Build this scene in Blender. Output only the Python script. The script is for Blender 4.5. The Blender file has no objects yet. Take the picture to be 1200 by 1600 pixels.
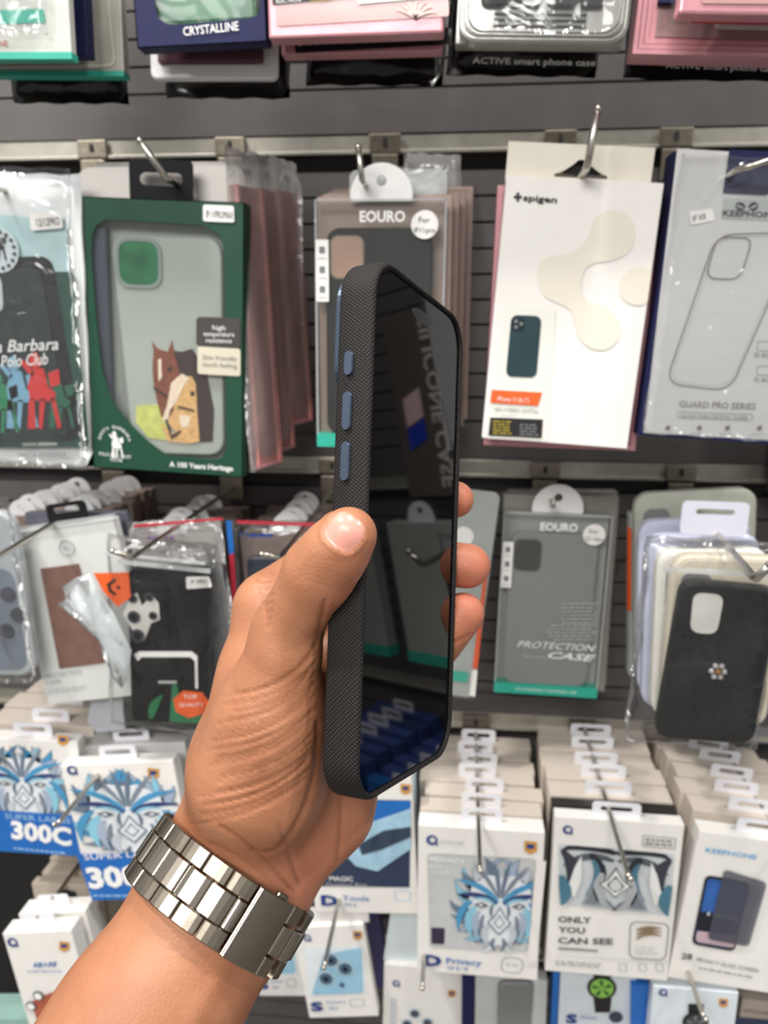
import bpy, bmesh, math, random
import numpy as np
from mathutils import Vector, Matrix
PI = math.pi
random.seed(7)
S = bpy.context.scene
COL = S.collection

# ------------------------------------------------------------------ camera
f_px = 1202.0
_psi, _th, _ro = math.radians(5.7), math.radians(13.5), math.radians(0.15)
CAM = np.array([0.0, -0.70, 1.45])
FW = np.array([-math.sin(_psi)*math.cos(_th), math.cos(_psi)*math.cos(_th), -math.sin(_th)])
_r0 = np.array([math.cos(_psi), math.sin(_psi), 0.0]); _u0 = np.cross(_r0, FW)
RT = _r0*math.cos(_ro) + _u0*math.sin(_ro)
UP = -_r0*math.sin(_ro) + _u0*math.cos(_ro)
cd = bpy.data.cameras.new('camera'); cam = bpy.data.objects.new('camera', cd); COL.objects.link(cam)
cd.sensor_fit = 'VERTICAL'; cd.sensor_height = 36.0; cd.lens = 36.0*f_px/1600.0
cd.clip_start = 0.01; cd.clip_end = 50
cam.matrix_world = Matrix(((RT[0], UP[0], -FW[0], CAM[0]), (RT[1], UP[1], -FW[1], CAM[1]), (RT[2], UP[2], -FW[2], CAM[2]), (0, 0, 0, 1)))
cd.dof.use_dof = True; cd.dof.focus_distance = 0.245; cd.dof.aperture_fstop = 15.0
S.camera = cam

def ray(x, y): return FW + RT*(x-600.0)/f_px + UP*(800.0-y)/f_px
def at(x, y, Y):
    """point of the place at distance Y from the wall plane seen along a pixel's ray"""
    d = ray(x, y); return CAM + d*(Y-CAM[1])/d[1]
def at_z(x, y, z):
    d = ray(x, y); return CAM + d*(z-CAM[2])/d[2]
def cw(px, py, z):
    """camera pixel + depth along the axis -> world"""
    return CAM + ray(px, py)*z

# ------------------------------------------------------------------ light and exposure
w = bpy.data.worlds.new('shop_air'); S.world = w; w.use_nodes = True
nt = w.node_tree; bg = nt.nodes['Background']
tc = nt.nodes.new('ShaderNodeTexCoord'); sx = nt.nodes.new('ShaderNodeSeparateXYZ'); cr = nt.nodes.new('ShaderNodeValToRGB')
nt.links.new(tc.outputs['Generated'], sx.inputs[0]); mr = nt.nodes.new('ShaderNodeMapRange'); mr.inputs['From Min'].default_value = -1.0; mr.inputs['From Max'].default_value = 1.0
nz = nt.nodes.new('ShaderNodeTexNoise'); nz.inputs['Scale'].default_value = 2.6; nz.inputs['Detail'].default_value = 2; nt.links.new(tc.outputs['Generated'], nz.inputs[0])
ad = nt.nodes.new('ShaderNodeMath'); ad.operation = 'MULTIPLY_ADD'; ad.inputs[1].default_value = 0.7; ad.inputs[2].default_value = -0.35; nt.links.new(nz.outputs['Fac'], ad.inputs[0])
a2 = nt.nodes.new('ShaderNodeMath'); a2.operation = 'ADD'; nt.links.new(sx.outputs['Z'], mr.inputs['Value']); nt.links.new(mr.outputs[0], a2.inputs[0]); nt.links.new(ad.outputs[0], a2.inputs[1]); nt.links.new(a2.outputs[0], cr.inputs[0]); nt.links.new(cr.outputs[0], bg.inputs[0])
cr.color_ramp.elements[0].position = 0.15; cr.color_ramp.elements[0].color = (0.12, 0.10, 0.085, 1)
cr.color_ramp.elements[1].position = 0.66; cr.color_ramp.elements[1].color = (1.0, 0.985, 0.965, 1)
bg.inputs[1].default_value = 0.62
def area(name, loc, target, size, size_y, power, color=(1, 0.97, 0.925)):
    l = bpy.data.lights.new(name, 'AREA'); l.shape = 'RECTANGLE'; l.size = size; l.size_y = size_y; l.energy = power; l.color = color
    o = bpy.data.objects.new(name, l); COL.objects.link(o); o.location = loc
    o.rotation_euler = (Vector(target)-Vector(loc)).to_track_quat('-Z', 'Y').to_euler(); return o
area('ceiling_spot', (0.10, -0.52, 2.62), (0.10, -0.15, 1.2), 0.07, 0.07, 9)
area('ceiling_spot', (-0.75, -0.62, 2.62), (-0.35, -0.15, 1.2), 0.08, 0.08, 17)
area('ceiling_spot', (0.95, -0.62, 2.62), (0.6, -0.15, 1.2), 0.08, 0.08, 10)
area('ceiling_panel', (-0.5, -1.9, 2.5), (0.0, -0.2, 1.1), 1.2, 0.5, 36, (1, 0.98, 0.95))
S.view_settings.view_transform = 'Standard'; S.view_settings.look = 'None'; S.view_settings.gamma = 1.0
S.view_settings.use_curve_mapping = False; S.view_settings.exposure = -0.14

# ------------------------------------------------------------------ materials
def lin(c):
    return tuple((v/255/12.92 if v/255 <= 0.04045 else ((v/255+0.055)/1.055)**2.4) for v in c)
_M = {}
def mat(name, rgb, rough=0.5, metal=0.0, var=0.05, bump=0.0, scale=60, spec=0.5, coat=0.0):
    """opaque material with a light noise in its colour and an optional bump"""
    if name in _M: return _M[name]
    m = bpy.data.materials.new(name); m.use_nodes = True; t = m.node_tree; b = t.nodes['Principled BSDF']
    c = lin(rgb); b.inputs['Roughness'].default_value = rough; b.inputs['Metallic'].default_value = metal
    b.inputs['Specular IOR Level'].default_value = spec; b.inputs['Coat Weight'].default_value = coat; b.inputs['Coat Roughness'].default_value = 0.08
    co = t.nodes.new('ShaderNodeTexCoord'); n = t.nodes.new('ShaderNodeTexNoise'); n.inputs['Scale'].default_value = scale; n.inputs['Detail'].default_value = 3
    t.links.new(co.outputs['Object'], n.inputs['Vector'])
    r = t.nodes.new('ShaderNodeValToRGB'); t.links.new(n.outputs['Fac'], r.inputs[0]); t.links.new(r.outputs[0], b.inputs['Base Color'])
    r.color_ramp.elements[0].position = 0.3; r.color_ramp.elements[1].position = 0.7
    r.color_ramp.elements[0].color = tuple(v*(1-var) for v in c)+(1,); r.color_ramp.elements[1].color = tuple(min(1, v*(1+var)) for v in c)+(1,)
    if bump:
        bp = t.nodes.new('ShaderNodeBump'); bp.inputs['Strength'].default_value = bump; bp.inputs['Distance'].default_value = 0.001
        t.links.new(n.outputs['Fac'], bp.inputs['Height']); t.links.new(bp.outputs[0], b.inputs['Normal'])
    _M[name] = m; return m
def film(name, rgb=(235, 238, 238), milk=0.10, gloss=0.25, rough=0.12, bump=0.5, scale=45):
    """clear plastic: mostly transparent with a milky part and a glossy skin"""
    if name in _M: return _M[name]
    m = bpy.data.materials.new(name); m.use_nodes = True; t = m.node_tree; t.nodes.clear()
    o = t.nodes.new('ShaderNodeOutputMaterial'); tr = t.nodes.new('ShaderNodeBsdfTransparent'); gl = t.nodes.new('ShaderNodeBsdfGlossy'); df = t.nodes.new('ShaderNodeBsdfDiffuse')
    df.inputs[0].default_value = lin(rgb)+(1,); gl.inputs['Roughness'].default_value = rough
    tr.inputs[0].default_value = tuple(0.9+0.1*v for v in lin(rgb))+(1,)
    m1 = t.nodes.new('ShaderNodeMixShader'); m1.inputs[0].default_value = milk; t.links.new(tr.outputs[0], m1.inputs[1]); t.links.new(df.outputs[0], m1.inputs[2])
    lw = t.nodes.new('ShaderNodeLayerWeight'); lw.inputs[0].default_value = 0.25
    ml = t.nodes.new('ShaderNodeMath'); ml.operation = 'MULTIPLY_ADD'; ml.inputs[1].default_value = gloss*1.3; ml.inputs[2].default_value = gloss*0.10; t.links.new(lw.outputs['Fresnel'], ml.inputs[0])
    m2 = t.nodes.new('ShaderNodeMixShader'); t.links.new(ml.outputs[0], m2.inputs[0]); t.links.new(m1.outputs[0], m2.inputs[1]); t.links.new(gl.outputs[0], m2.inputs[2])
    co = t.nodes.new('ShaderNodeTexCoord'); n = t.nodes.new('ShaderNodeTexNoise'); n.inputs['Scale'].default_value = scale; n.inputs['Detail'].default_value = 2; n.inputs['Distortion'].default_value = 1.2
    t.links.new(co.outputs['Object'], n.inputs['Vector']); bp = t.nodes.new('ShaderNodeBump'); bp.inputs['Strength'].default_value = bump; bp.inputs['Distance'].default_value = 0.004
    t.links.new(n.outputs['Fac'], bp.inputs['Height']); t.links.new(bp.outputs[0], gl.inputs['Normal'])
    t.links.new(m2.outputs[0], o.inputs[0]); _M[name] = m; return m

WHITE = mat('white card', (236, 233, 228), 0.45, var=0.02)
CREAM = mat('cream card', (226, 220, 206), 0.5, var=0.02)
BLACK = mat('black card', (22, 22, 25), 0.6, spec=0.2)
INK = mat('black ink', (30, 30, 32), 0.5)
GREY = mat('grey ink', (120, 122, 124), 0.5)
LGREY = mat('light grey ink', (186, 188, 188), 0.5)
PRINTW = mat('white ink', (240, 240, 238), 0.5)
STICK = mat('white sticker paper', (242, 240, 236), 0.5, var=0.02)
CHROME = mat('nickel plated wire', (200, 196, 186), 0.22, 1.0, 0.06)
PLATE = mat('brushed bracket metal', (150, 142, 128), 0.38, 1.0, 0.12, 0.2, 200)
TEAL = mat('teal print', (44, 168, 146), 0.5)
PINK = mat('pink foil edge', (204, 146, 154), 0.32, 0.25, 0.06, 0.1, 90)
NAVY = mat('navy card', (26, 30, 72), 0.6, spec=0.25)
GREEN = mat('dark green card', (30, 72, 54), 0.5, spec=0.3)
ORANGE = mat('orange print', (226, 96, 38), 0.5)
BLUE = mat('royal blue print', (30, 104, 184), 0.45)
DBLUE = mat('deep blue print', (28, 60, 130), 0.45)
TABW = film('frosted white hang tab plastic', (245, 245, 248), 0.82, 0.25, 0.25, 0.1)
CLEAR = film('clear rigid plastic', (232, 236, 234), 0.015, 0.22, 0.08, 0.25, 25)
MILKY = film('milky plastic film', (226, 230, 230), 0.34, 0.30, 0.2, 0.5, 40)
BAG = film('crinkled clear bag film', (240, 242, 242), 0.012, 0.38, 0.12, 0.9, 38)
BAG2 = film('dense clear bag film', (240, 240, 238), 0.16, 0.45, 0.18, 1.0, 45)

# ------------------------------------------------------------------ mesh helpers
def tag(o, label=None, cat=None, group=None, kind=None):
    if label: o['label'] = label
    if cat: o['category'] = cat
    if group: o['group'] = group
    if kind: o['kind'] = kind
    return o
def empty(name, loc, rot=None):
    o = bpy.data.objects.new(name, None); COL.objects.link(o); o.empty_display_size = 0.01
    m = (rot.to_4x4() if rot is not None else Matrix.Identity(4)); m.translation = Vector(loc); o.matrix_world = m; return o

class MB:
    """collects polygons with materials, links them as ONE mesh"""
    def __init__(s): s.v = []; s.f = []; s.mi = []; s.ms = []; s.sm = []; s.calls = []
    def mid(s, m):
        if m not in s.ms: s.ms.append(m)
        return s.ms.index(m)
    def add(s, verts, faces, m, smooth=False):
        b = len(s.v); s.v += [tuple(map(float, p)) for p in verts]; k = s.mid(m)
        f0 = len(s.f)
        for f in faces: s.f.append([b+i for i in f]); s.mi.append(k); s.sm.append(smooth)
        s.calls.append((b, len(s.v), f0, len(s.f)))
        return s
    def box(s, x0, x1, y0, y1, z0, z1, m, b=0.0):
        if b <= 0:
            V = [(x, y, z) for x in (x0, x1) for y in (y0, y1) for z in (z0, z1)]
            F = [(0, 1, 3, 2), (4, 6, 7, 5), (0, 4, 5, 1), (2, 3, 7, 6), (0, 2, 6, 4), (1, 5, 7, 3)]
            return s.add(V, F, m)
        bm = bmesh.new(); bmesh.ops.create_cube(bm, size=1.0)
        for v in bm.verts: v.co = Vector(((x0+x1)/2+v.co.x*(x1-x0), (y0+y1)/2+v.co.y*(y1-y0), (z0+z1)/2+v.co.z*(z1-z0)))
        bmesh.ops.bevel(bm, geom=list(bm.edges), offset=b, segments=2, affect='EDGES', profile=0.6)
        return s.bm(bm, m)
    def bm(s, bm, m, M=None, smooth=False):
        bm.verts.ensure_lookup_table()
        for i, v in enumerate(bm.verts): v.index = i
        s.add([(M @ v.co) if M else v.co for v in bm.verts], [[v.index for v in f.verts] for f in bm.faces], m, smooth); bm.free(); return s
    def prism(s, pts, y0, y1, m, bev=0.0):
        """polygon in x,z at y0 (front, smaller y) extruded to y1; concave outlines are fine"""
        n = len(pts); a = sum(pts[i][0]*pts[(i+1) % n][1]-pts[(i+1) % n][0]*pts[i][1] for i in range(n))
        if a < 0: pts = pts[::-1]
        if bev > 0:
            ins = inset(pts, bev)
            rings = [([(p[0], y0, p[1]) for p in ins]), ([(p[0], y0+bev, p[1]) for p in pts]), ([(p[0], y1, p[1]) for p in pts])]
        else: rings = [[(p[0], y0, p[1]) for p in pts], [(p[0], y1, p[1]) for p in pts]]
        V = [p for r in rings for p in r]; F = [list(range(n))]
        for k in range(len(rings)-1):
            for i in range(n): j = (i+1) % n; F.append((k*n+i, (k+1)*n+i, (k+1)*n+j, k*n+j))
        F.append([(len(rings)-1)*n+i for i in range(n)][::-1]); return s.add(V, F, m)
    def ring(s, outer, inner, y0, y1, m):
        """plate with a hole; outer and inner have the same count"""
        n = len(outer)
        V = [(p[0], y0, p[1]) for p in outer]+[(p[0], y0, p[1]) for p in inner]+[(p[0], y1, p[1]) for p in outer]+[(p[0], y1, p[1]) for p in inner]
        F = []
        for i in range(n):
            j = (i+1) % n
            F += [(i, j, n+j, n+i), (2*n+i, 3*n+i, 3*n+j, 2*n+j), (i, 2*n+i, 2*n+j, j), (n+i, n+j, 3*n+j, 3*n+i)]
        return s.add(V, F, m)
    def tube(s, pts, r, m, n=10, closed=False):
        pts = [Vector(p) for p in pts]; R = r if isinstance(r, (list, tuple)) else [r]*len(pts); V = []; F = []; N = len(pts)
        up = None
        for i, p in enumerate(pts):
            a = pts[(i-1) % N] if (closed or i > 0) else p; b = pts[(i+1) % N] if (closed or i < N-1) else p
            t = (b-a).normalized()
            if up is None: up = t.orthogonal().normalized()
            up = (up-t*up.dot(t)).normalized(); q = t.cross(up)
            for k in range(n): an = 2*PI*k/n; V.append(p+(up*math.cos(an)+q*math.sin(an))*R[i])
        for i in range(N if closed else N-1):
            for k in range(n): a = i*n; b = ((i+1) % N)*n; F.append((a+k, a+(k+1) % n, b+(k+1) % n, b+k))
        if not closed: F.append(list(range(n))[::-1]); F.append([(N-1)*n+k for k in range(n)])
        return s.add(V, F, m, True)
    def build(s, name, parent=None, loc=None, bevel=0.0):
        if name == 'front_print' and len(s.calls) > 1:
            g = list(range(len(s.calls))); bb = []
            for v0, v1, f0, f1 in s.calls: q = np.array(s.v[v0:v1] or [(0, 0, 0)]); bb.append((q.min(0)-0.0045, q.max(0)+0.0045))
            for i in range(len(g)):
                for j in range(i):
                    if (bb[i][0] < bb[j][1]).all() and (bb[j][0] < bb[i][1]).all() and g[i] != g[j]: a, c = g[i], g[j]; g = [c if t == a else t for t in g]
            if len(set(g)) > 1:
                for k in sorted(set(g)):
                    t = MB()
                    for i, (v0, v1, f0, f1) in enumerate(s.calls):
                        if g[i] == k and f1 > f0: t.add(s.v[v0:v1], [[q-v0 for q in f] for f in s.f[f0:f1]], s.ms[s.mi[f0]])
                    if t.f: t.calls = []; t.build('front_print', parent, loc)
                return None
        me = bpy.data.meshes.new(name); me.from_pydata(s.v, [], s.f)
        for m in s.ms: me.materials.append(m)
        me.polygons.foreach_set('material_index', s.mi); me.polygons.foreach_set('use_smooth', s.sm); me.update()
        o = bpy.data.objects.new(name, me); COL.objects.link(o)
        if parent is not None: o.parent = parent
        if loc is not None: o.location = loc
        if bevel:
            b = o.modifiers.new('b', 'BEVEL'); b.width = bevel; b.segments = 2; b.limit_method = 'ANGLE'; b.angle_limit = 0.7
        return o
def inset(pts, d):
    n = len(pts); out = []
    for i in range(n):
        a, b, c = np.array(pts[i-1], float), np.array(pts[i], float), np.array(pts[(i+1) % n], float)
        u = (b-a)/(np.linalg.norm(b-a)+1e-9); v = (c-b)/(np.linalg.norm(c-b)+1e-9)
        nn = np.array([-u[1]-v[1], u[0]+v[0]]); l = np.linalg.norm(nn)+1e-9; out.append(tuple(b+nn/l*d))
    return out
def rr(x0, x1, z0, z1, r, n=5):
    r = min(r, (x1-x0)/2*0.99, (z1-z0)/2*0.99); P = []
    for cx, cz, a0 in ((x1-r, z1-r, 0), (x0+r, z1-r, 90), (x0+r, z0+r, 180), (x1-r, z0+r, 270)):
        for k in range(n+1): a = math.radians(a0+90*k/n); P.append((cx+r*math.cos(a), cz+r*math.sin(a)))
    return P
def rquad(c, r, n=5):
    """rounded quadrilateral from four corners"""
    c = [np.array(p, float) for p in c]; P = []
    for i in range(4):
        a, b, d = c[i-1], c[i], c[(i+1) % 4]
        p = b+(a-b)/np.linalg.norm(a-b)*min(r, np.linalg.norm(a-b)*.49); q = b+(d-b)/np.linalg.norm(d-b)*min(r, np.linalg.norm(d-b)*.49)
        for k in range(n+1): t = k/n; P.append(tuple((1-t)**2*p*1+2*t*(1-t)*b*0.9+2*t*(1-t)*0.1*(p+q)/2+t*t*q))
    return P
def circ(cx, cz, r, n=20, rz=None): return [(cx+r*math.cos(2*PI*k/n), cz+(rz or r)*math.sin(2*PI*k/n)) for k in range(n)]
_T = {}
def glyphs(txt, shear=0.0, bold=0.0):
    """flat mesh of a text from the built-in face: verts, faces, width, cap height"""
    k = (txt, shear, bold)
    if k in _T: return _T[k]
    c = bpy.data.curves.new('t', 'FONT'); c.body = txt; c.resolution_u = 2; c.shear = shear; c.offset = bold
    o = bpy.data.objects.new('t', c); COL.objects.link(o); dg = bpy.context.evaluated_depsgraph_get(); me = bpy.data.meshes.new_from_object(o.evaluated_get(dg))
    V = [(v.co.x, v.co.y) for v in me.vertices]; F = [tuple(p.vertices) for p in me.polygons]
    bpy.data.objects.remove(o); bpy.data.curves.remove(c); bpy.data.meshes.remove(me)
    xs = [v[0] for v in V] or [0, 1]; x0 = min(xs); V = [(x-x0, y) for x, y in V]
    _T[k] = (V, F, max(xs)-x0, 0.70); return _T[k]
def strand(p0, p1, p2, w0, w1=0.0, n=6):
    """tapered curved stroke as a polygon: quadratic curve, widest near its middle"""
    p0, p1, p2 = map(lambda p: np.array(p, float), (p0, p1, p2)); L = []; R = []
    for k in range(n+1):
        t = k/n; p = (1-t)**2*p0+2*t*(1-t)*p1+t*t*p2; d = 2*(1-t)*(p1-p0)+2*t*(p2-p1); d = d/(np.linalg.norm(d)+1e-9)
        wd = (w0*math.sin(PI*min(1, 0.12+t*0.88))+w1)/2; q = np.array([-d[1], d[0]])*wd; L.append(tuple(p+q)); R.append(tuple(p-q))
    return L+R[::-1]

class Pkg:
    """a hanging package: an Empty at its base, its own frame (x right, y into the wall, z up), front face at y = 0.
    The frame is fitted to where the four front corners stand (tl, tr, br, bl) at distance Y (or Ytl, Ytr, Ybl) from the wall."""
    def __init__(s, name, label, cat, group, c, Y):
        if not isinstance(Y, (tuple, list)): Y = (Y, Y, Y)
        Yt, Yr, Yb = Y
        q = [at(*c[0], Yt), at(*c[1], Yr), at(*c[2], Yr+Yb-Yt), at(*c[3], Yb)]
        u = (q[1]-q[0]+q[2]-q[3])/2; v = (q[0]-q[3]+q[1]-q[2])/2; s.w = np.linalg.norm(u); s.h = np.linalg.norm(v)
        u = u/s.w; nrm = np.cross(u, v); nrm /= np.linalg.norm(nrm); v = np.cross(nrm, u)       # nrm points to the viewer
        s.u, s.n, s.v = u, nrm, v; ctr = sum(q)/4; s.o = ctr-v*s.h/2
        s.R = Matrix(((u[0], -nrm[0], v[0]), (u[1], -nrm[1], v[1]), (u[2], -nrm[2], v[2])))
        s.root = empty(name, s.o, s.R); tag(s.root, label, cat, group); s.x0, s.x1 = -s.w/2, s.w/2; s.k = 0
    def L(s, px, py, off=0.0):
        d = ray(px, py); o = s.o+s.n*off; t = np.dot(o-CAM, s.n)/np.dot(d, s.n); p = CAM+d*t-s.o
        return (float(np.dot(p, s.u)), float(np.dot(p, s.v)))
    def world(s, x, y, z): return s.o+s.u*x-s.n*y+s.v*z
    def q(s, pts, off=0.0): return [s.L(p[0], p[1], off) for p in pts]
    def Q(s, c, r=0.0, off=0.0, n=5):
        p = s.q(c, off); return rquad(p, r, n) if r > 0 else p
    def U(s, u, v): return (s.x0+u*s.w, s.h*(1-v))       # 0..1 across, 0..1 down the front
    def text(s, mb, txt, a, b, cap, m, off=0.0006, shear=0.0, bold=0.0, local=False):
        """text from baseline point a to b; cap = cap height (pixels, or metres when local)"""
        V, F, wd, ch = glyphs(txt, shear, bold)
        A, B = (np.array(a), np.array(b)) if local else (np.array(s.L(*a, off)), np.array(s.L(*b, off)))
        if not local: cap = cap*np.linalg.norm(B-A)/max(1e-6, math.hypot(b[0]-a[0], b[1]-a[1]))
        e = (B-A)/max(wd, 1e-6); g = np.array([-(B-A)[1], (B-A)[0]])/np.linalg.norm(B-A)*cap/ch
        P = [A+e*x+g*y for x, y in V]; mb.add([(p[0], -off, p[1]) for p in P], [f[:] for f in F], m)
    def flat(s, mb, pts, m, off=0.0004):
        """printed patch: a very thin raised layer of ink or film on the face"""
        mb.prism(pts, -off, -off+0.00008, m)
    def body(s, depth, m, name='carton', bev=0.0006, extra=None):
        b = MB(); b.box(s.x0, s.x1, 0, depth, 0, s.h, m, bev)
        if extra: extra(b)
        return b.build(name, s.root)
def euro(mb, cx, z0, w_, h_, y0, y1, m, hz=None, r=0.003, hole=(0.024, 0.004)):
    """hang tab with a slot and a round centre hole"""
    n = 5; O = rr(cx-w_/2, cx+w_/2, z0, z0+h_, r, n); hz = hz if hz is not None else z0+h_*0.55
    hw, hh = hole; I = rr(cx-hw/2, cx+hw/2, hz-hh/2, hz+hh/2, hh/2, n)
    I = [(x, z+(hh*0.7 if z > hz and abs(x-cx) < hw*0.3 else 0)) for x, z in I]
    mb.ring(O, I, y0, y1, m)
def disc_tab(mb, cx, z0, R, y0, y1, m, hr=0.0035, hz=None):
    """half-round hang tab with a round hole"""
    n = 28; O = []; hz = hz if hz is not None else z0+R*0.62
    for k in range(n):
        a = 2*PI*k/n; x = R*math.cos(a); z = R*math.sin(a)*1.0
        O.append((cx+x, max(z0, z0+R*0.15+z)))
    I = [(cx+hr*math.cos(2*PI*k/n), hz+hr*math.sin(2*PI*k/n)) for k in range(n)]
    mb.ring(O, I, y0, y1, m)
def copy_tree(o, parent=None):
    c = o.copy(); COL.objects.link(c)
    if parent is not None: c.parent = parent; c.matrix_parent_inverse = o.matrix_parent_inverse.copy()
    for ch in list(o.children): copy_tree(ch, c)
    return c
ORD = ['front', 'second', 'third', 'fourth', 'fifth', 'sixth', 'seventh', 'eighth', 'ninth', 'tenth']
def pillow(mb, x0, x1, z0, z1, yf, yb, m, seed=0, amp=0.0015, nx=14, nz=20, r=0.004):
    """puffed bag: wavy front and back sheets joined at a flat seam"""
    rg = np.random.RandomState(seed); ph = rg.rand(8)*6.28; V = []; F = []
    for side, yy in ((0, yf), (1, yb)):
        for j in range(nz+1):
            for i in range(nx+1):
                a, b = i/nx, j/nz; e = min(1, 6*min(a, 1-a))*min(1, 8*min(b, 1-b)); mid = (yf+yb)/2
                y = mid+(yy-mid)*(e**0.5)+amp*e*(math.sin(9*a+ph[0]+4*b)+0.7*math.sin(17*b+ph[1]-6*a)+0.5*math.sin(31*a+12*b+ph[2]))*(1 if side else 1)*0.5
                V.append((x0+(x1-x0)*a+0.0006*math.sin(25*b+ph[3]), y, z0+(z1-z0)*b+0.0006*math.sin(21*a+ph[4])))
    n = (nx+1)*(nz+1)
    for j in range(nz):
        for i in range(nx):
            a = j*(nx+1)+i; F.append((a, a+1, a+nx+2, a+nx+1)); a += n; F.append((a, a+nx+1, a+nx+2, a+1))
    edge = [i for i in range(nx+1)]+[(j+1)*(nx+1)-1 for j in range(1, nz+1)]+[nz*(nx+1)+i for i in range(nx-1, -1, -1)]+[j*(nx+1) for j in range(nz-1, 0, -1)]
    for a, b in zip(edge, edge[1:]+edge[:1]): F.append((b, a, a+n, b+n))
    mb.add(V, F, m, True)

# ------------------------------------------------------------------ the wall
SLAT = mat('charcoal ridged slat panel', (84, 80, 79), 0.5, var=0.10, bump=0.15, scale=30)
SLATD = mat('dark recess board', (58, 54, 54), 0.6, var=0.10)
RAILM = mat('satin aluminium rail', (176, 172, 162), 0.4, 0.75, 0.08, 0.05, 120)
RAIL_Z = [1.608, 1.334, 1.082, 0.815]
bk = MB(); bk.box(-1.3, 1.5, 0.012, 0.05, 0.0, 2.75, SLATD)
z = 0.33
while z < 2.1:
    near = None
    for rz in RAIL_Z:
        if rz-0.028 < z+0.0195 and z < rz+0.001: near = rz
    if near is None: bk.box(-1.3, 1.5, 0.0, 0.012, z, z+0.0192, SLAT)
    z += 0.0212
for rz in RAIL_Z:
    bk.box(-1.3, 1.5, -0.004, 0.012, rz, rz+0.0195, SLAT)
tag(bk.build('wall_back'), kind='structure')
for i, rz in enumerate(RAIL_Z):
    r = MB(); r.prism([(0, 0)]+[(0, 0)], 0, 0, RAILM) if False else None
    r.box(-1.3, 1.5, -0.003, 0.012, rz-0.0145, rz-0.0008, RAILM, 0.0008); r.box(-1.3, 1.5, -0.007, 0.0, rz-0.0165, rz-0.0135, RAILM, 0.0006)
    r.box(-1.3, 1.5, 0.002, 0.012, rz-0.036, rz-0.031, SLAT)
    tag(r.build('trim_%d' % (i+1)), kind='structure')
p = MB(); p.box(-0.62, -0.385, -0.05, 0.0, 0.33, 1.02, mat('black laminate end panel', (22, 22, 24), 0.45), 0.001)
tag(p.build('trim_5'), kind='structure')
fl = MB(); fl.box(-1.6, 1.8, -2.6, 0.05, -0.03, 0.0, mat('grey floor tile', (150, 145, 138), 0.35, var=0.06, scale=6)); tag(fl.build('floor'), kind='structure')

def hook(label, tip, z, len_tip=0.02, wallx=None, ang=65, r=0.0019, lean=0.0, group='display hooks on the slat wall', plate=True, rise=0.0, Yt=None):
    """wire hook: rail plate, straight rod and an upturned tip with a ball end. tip = pixel of the rod's outer end"""
    T = at_z(tip[0], tip[1], z) if Yt is None else at(tip[0], tip[1], Yt); x0 = T[0] if wallx is None else wallx; zz = T[2]
    rz = min(RAIL_Z, key=lambda v: abs(v-0.03-zz)); e = empty('display_hook', (x0, -0.003, rz-0.03)); tag(e, label, 'hook', group)
    m = MB(); a = math.radians(ang); W = Vector((x0, -0.008, zz-rise)); t = Vector(T); b = t+Vector((lean*len_tip, -math.cos(a)*len_tip, math.sin(a)*len_tip))
    o = Vector((x0, -0.003, rz-0.03)); k = (t-W).normalized()
    pts = [W, W+(t-W)*0.5, t-k*0.004, t+Vector((0, -0.001, 0.0008)), t+(b-t)*0.25, b]
    m.tube([p-o for p in pts], r, CHROME, 12)
    bm = bmesh.new(); bmesh.ops.create_uvsphere(bm, u_segments=14, v_segments=8, radius=r*1.18); m.bm(bm, CHROME, Matrix.Translation(b-o), True)
    m.build('rod', e)
    pl = MB(); pl.box(-0.013, 0.013, -0.006, -0.002, 0.014, 0.0285, PLATE, 0.0008); pl.box(-0.011, 0.011, -0.007, -0.003, -0.012, 0.0125, PLATE, 0.0008)
    pl.box(-0.0015, 0.0015, -0.0075, -0.004, 0.019, 0.025, INK); pl.build('mounting_plate', e)
    return e

# ------------------------------------------------------------------ helpers for prints and stacks
def lines(P, mb, x0, y0, x1, n, dy, m, h=1.4, off=0.0006, rag=0.3, slope=0.0, right=False):
    """rows of unreadably small print"""
    rg = random.Random(int(x0*7+y0)); 
    for i in range(n):
        L = (x1-x0)*(1-rag*rg.random()); a = x1-L if right else x0; b = x1 if right else x0+L; y = y0+i*dy; x = a
        while x < b-3:
            wd = min(b-x, rg.uniform(4, 13)); P.flat(mb, P.q([(x, y+slope*(x-x0)), (x+wd, y+slope*(x+wd-x0)), (x+wd, y+h+slope*(x+wd-x0)), (x, y+h+slope*(x-x0))]), m, off); x += wd+2.2
def bil(c, u, v): return tuple(np.array(c[0])*(1-u)*(1-v)+np.array(c[1])*u*(1-v)+np.array(c[2])*u*v+np.array(c[3])*(1-u)*v)
def logo_ring(P, mb, x, y, r, m, off=0.0006):
    c = P.L(x, y); R = abs(P.L(x+r, y)[0]-c[0]); O = circ(c[0], c[1], R, 18); I = circ(c[0]+R*0.1, c[1]+R*0.05, R*0.55, 18); mb.ring(O, I, -off, -off+0.00008, m)
    mb.prism([(c[0]+R*0.3, c[1]-R*0.3), (c[0]+R*1.15, c[1]-R*0.8), (c[0]+R*0.8, c[1]-R*1.1)], -off, -off+0.00008, m)
def badge(P, mb, x, y, r, off=0.0006):
    P.flat(mb, P.q([(x-r, y-r), (x+r, y-r*0.8), (x+r, y+r*0.6), (x, y+r*1.15), (x-r, y+r*0.6)]), mat('amber badge print', (206, 150, 70), 0.5), off)
    P.flat(mb, P.q([(x-r*0.6, y-r*0.5), (x+r*0.6, y-r*0.4), (x+r*0.5, y+r*0.2), (x-r*0.6, y+r*0.2)]), DBLUE, off+0.0002)
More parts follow.
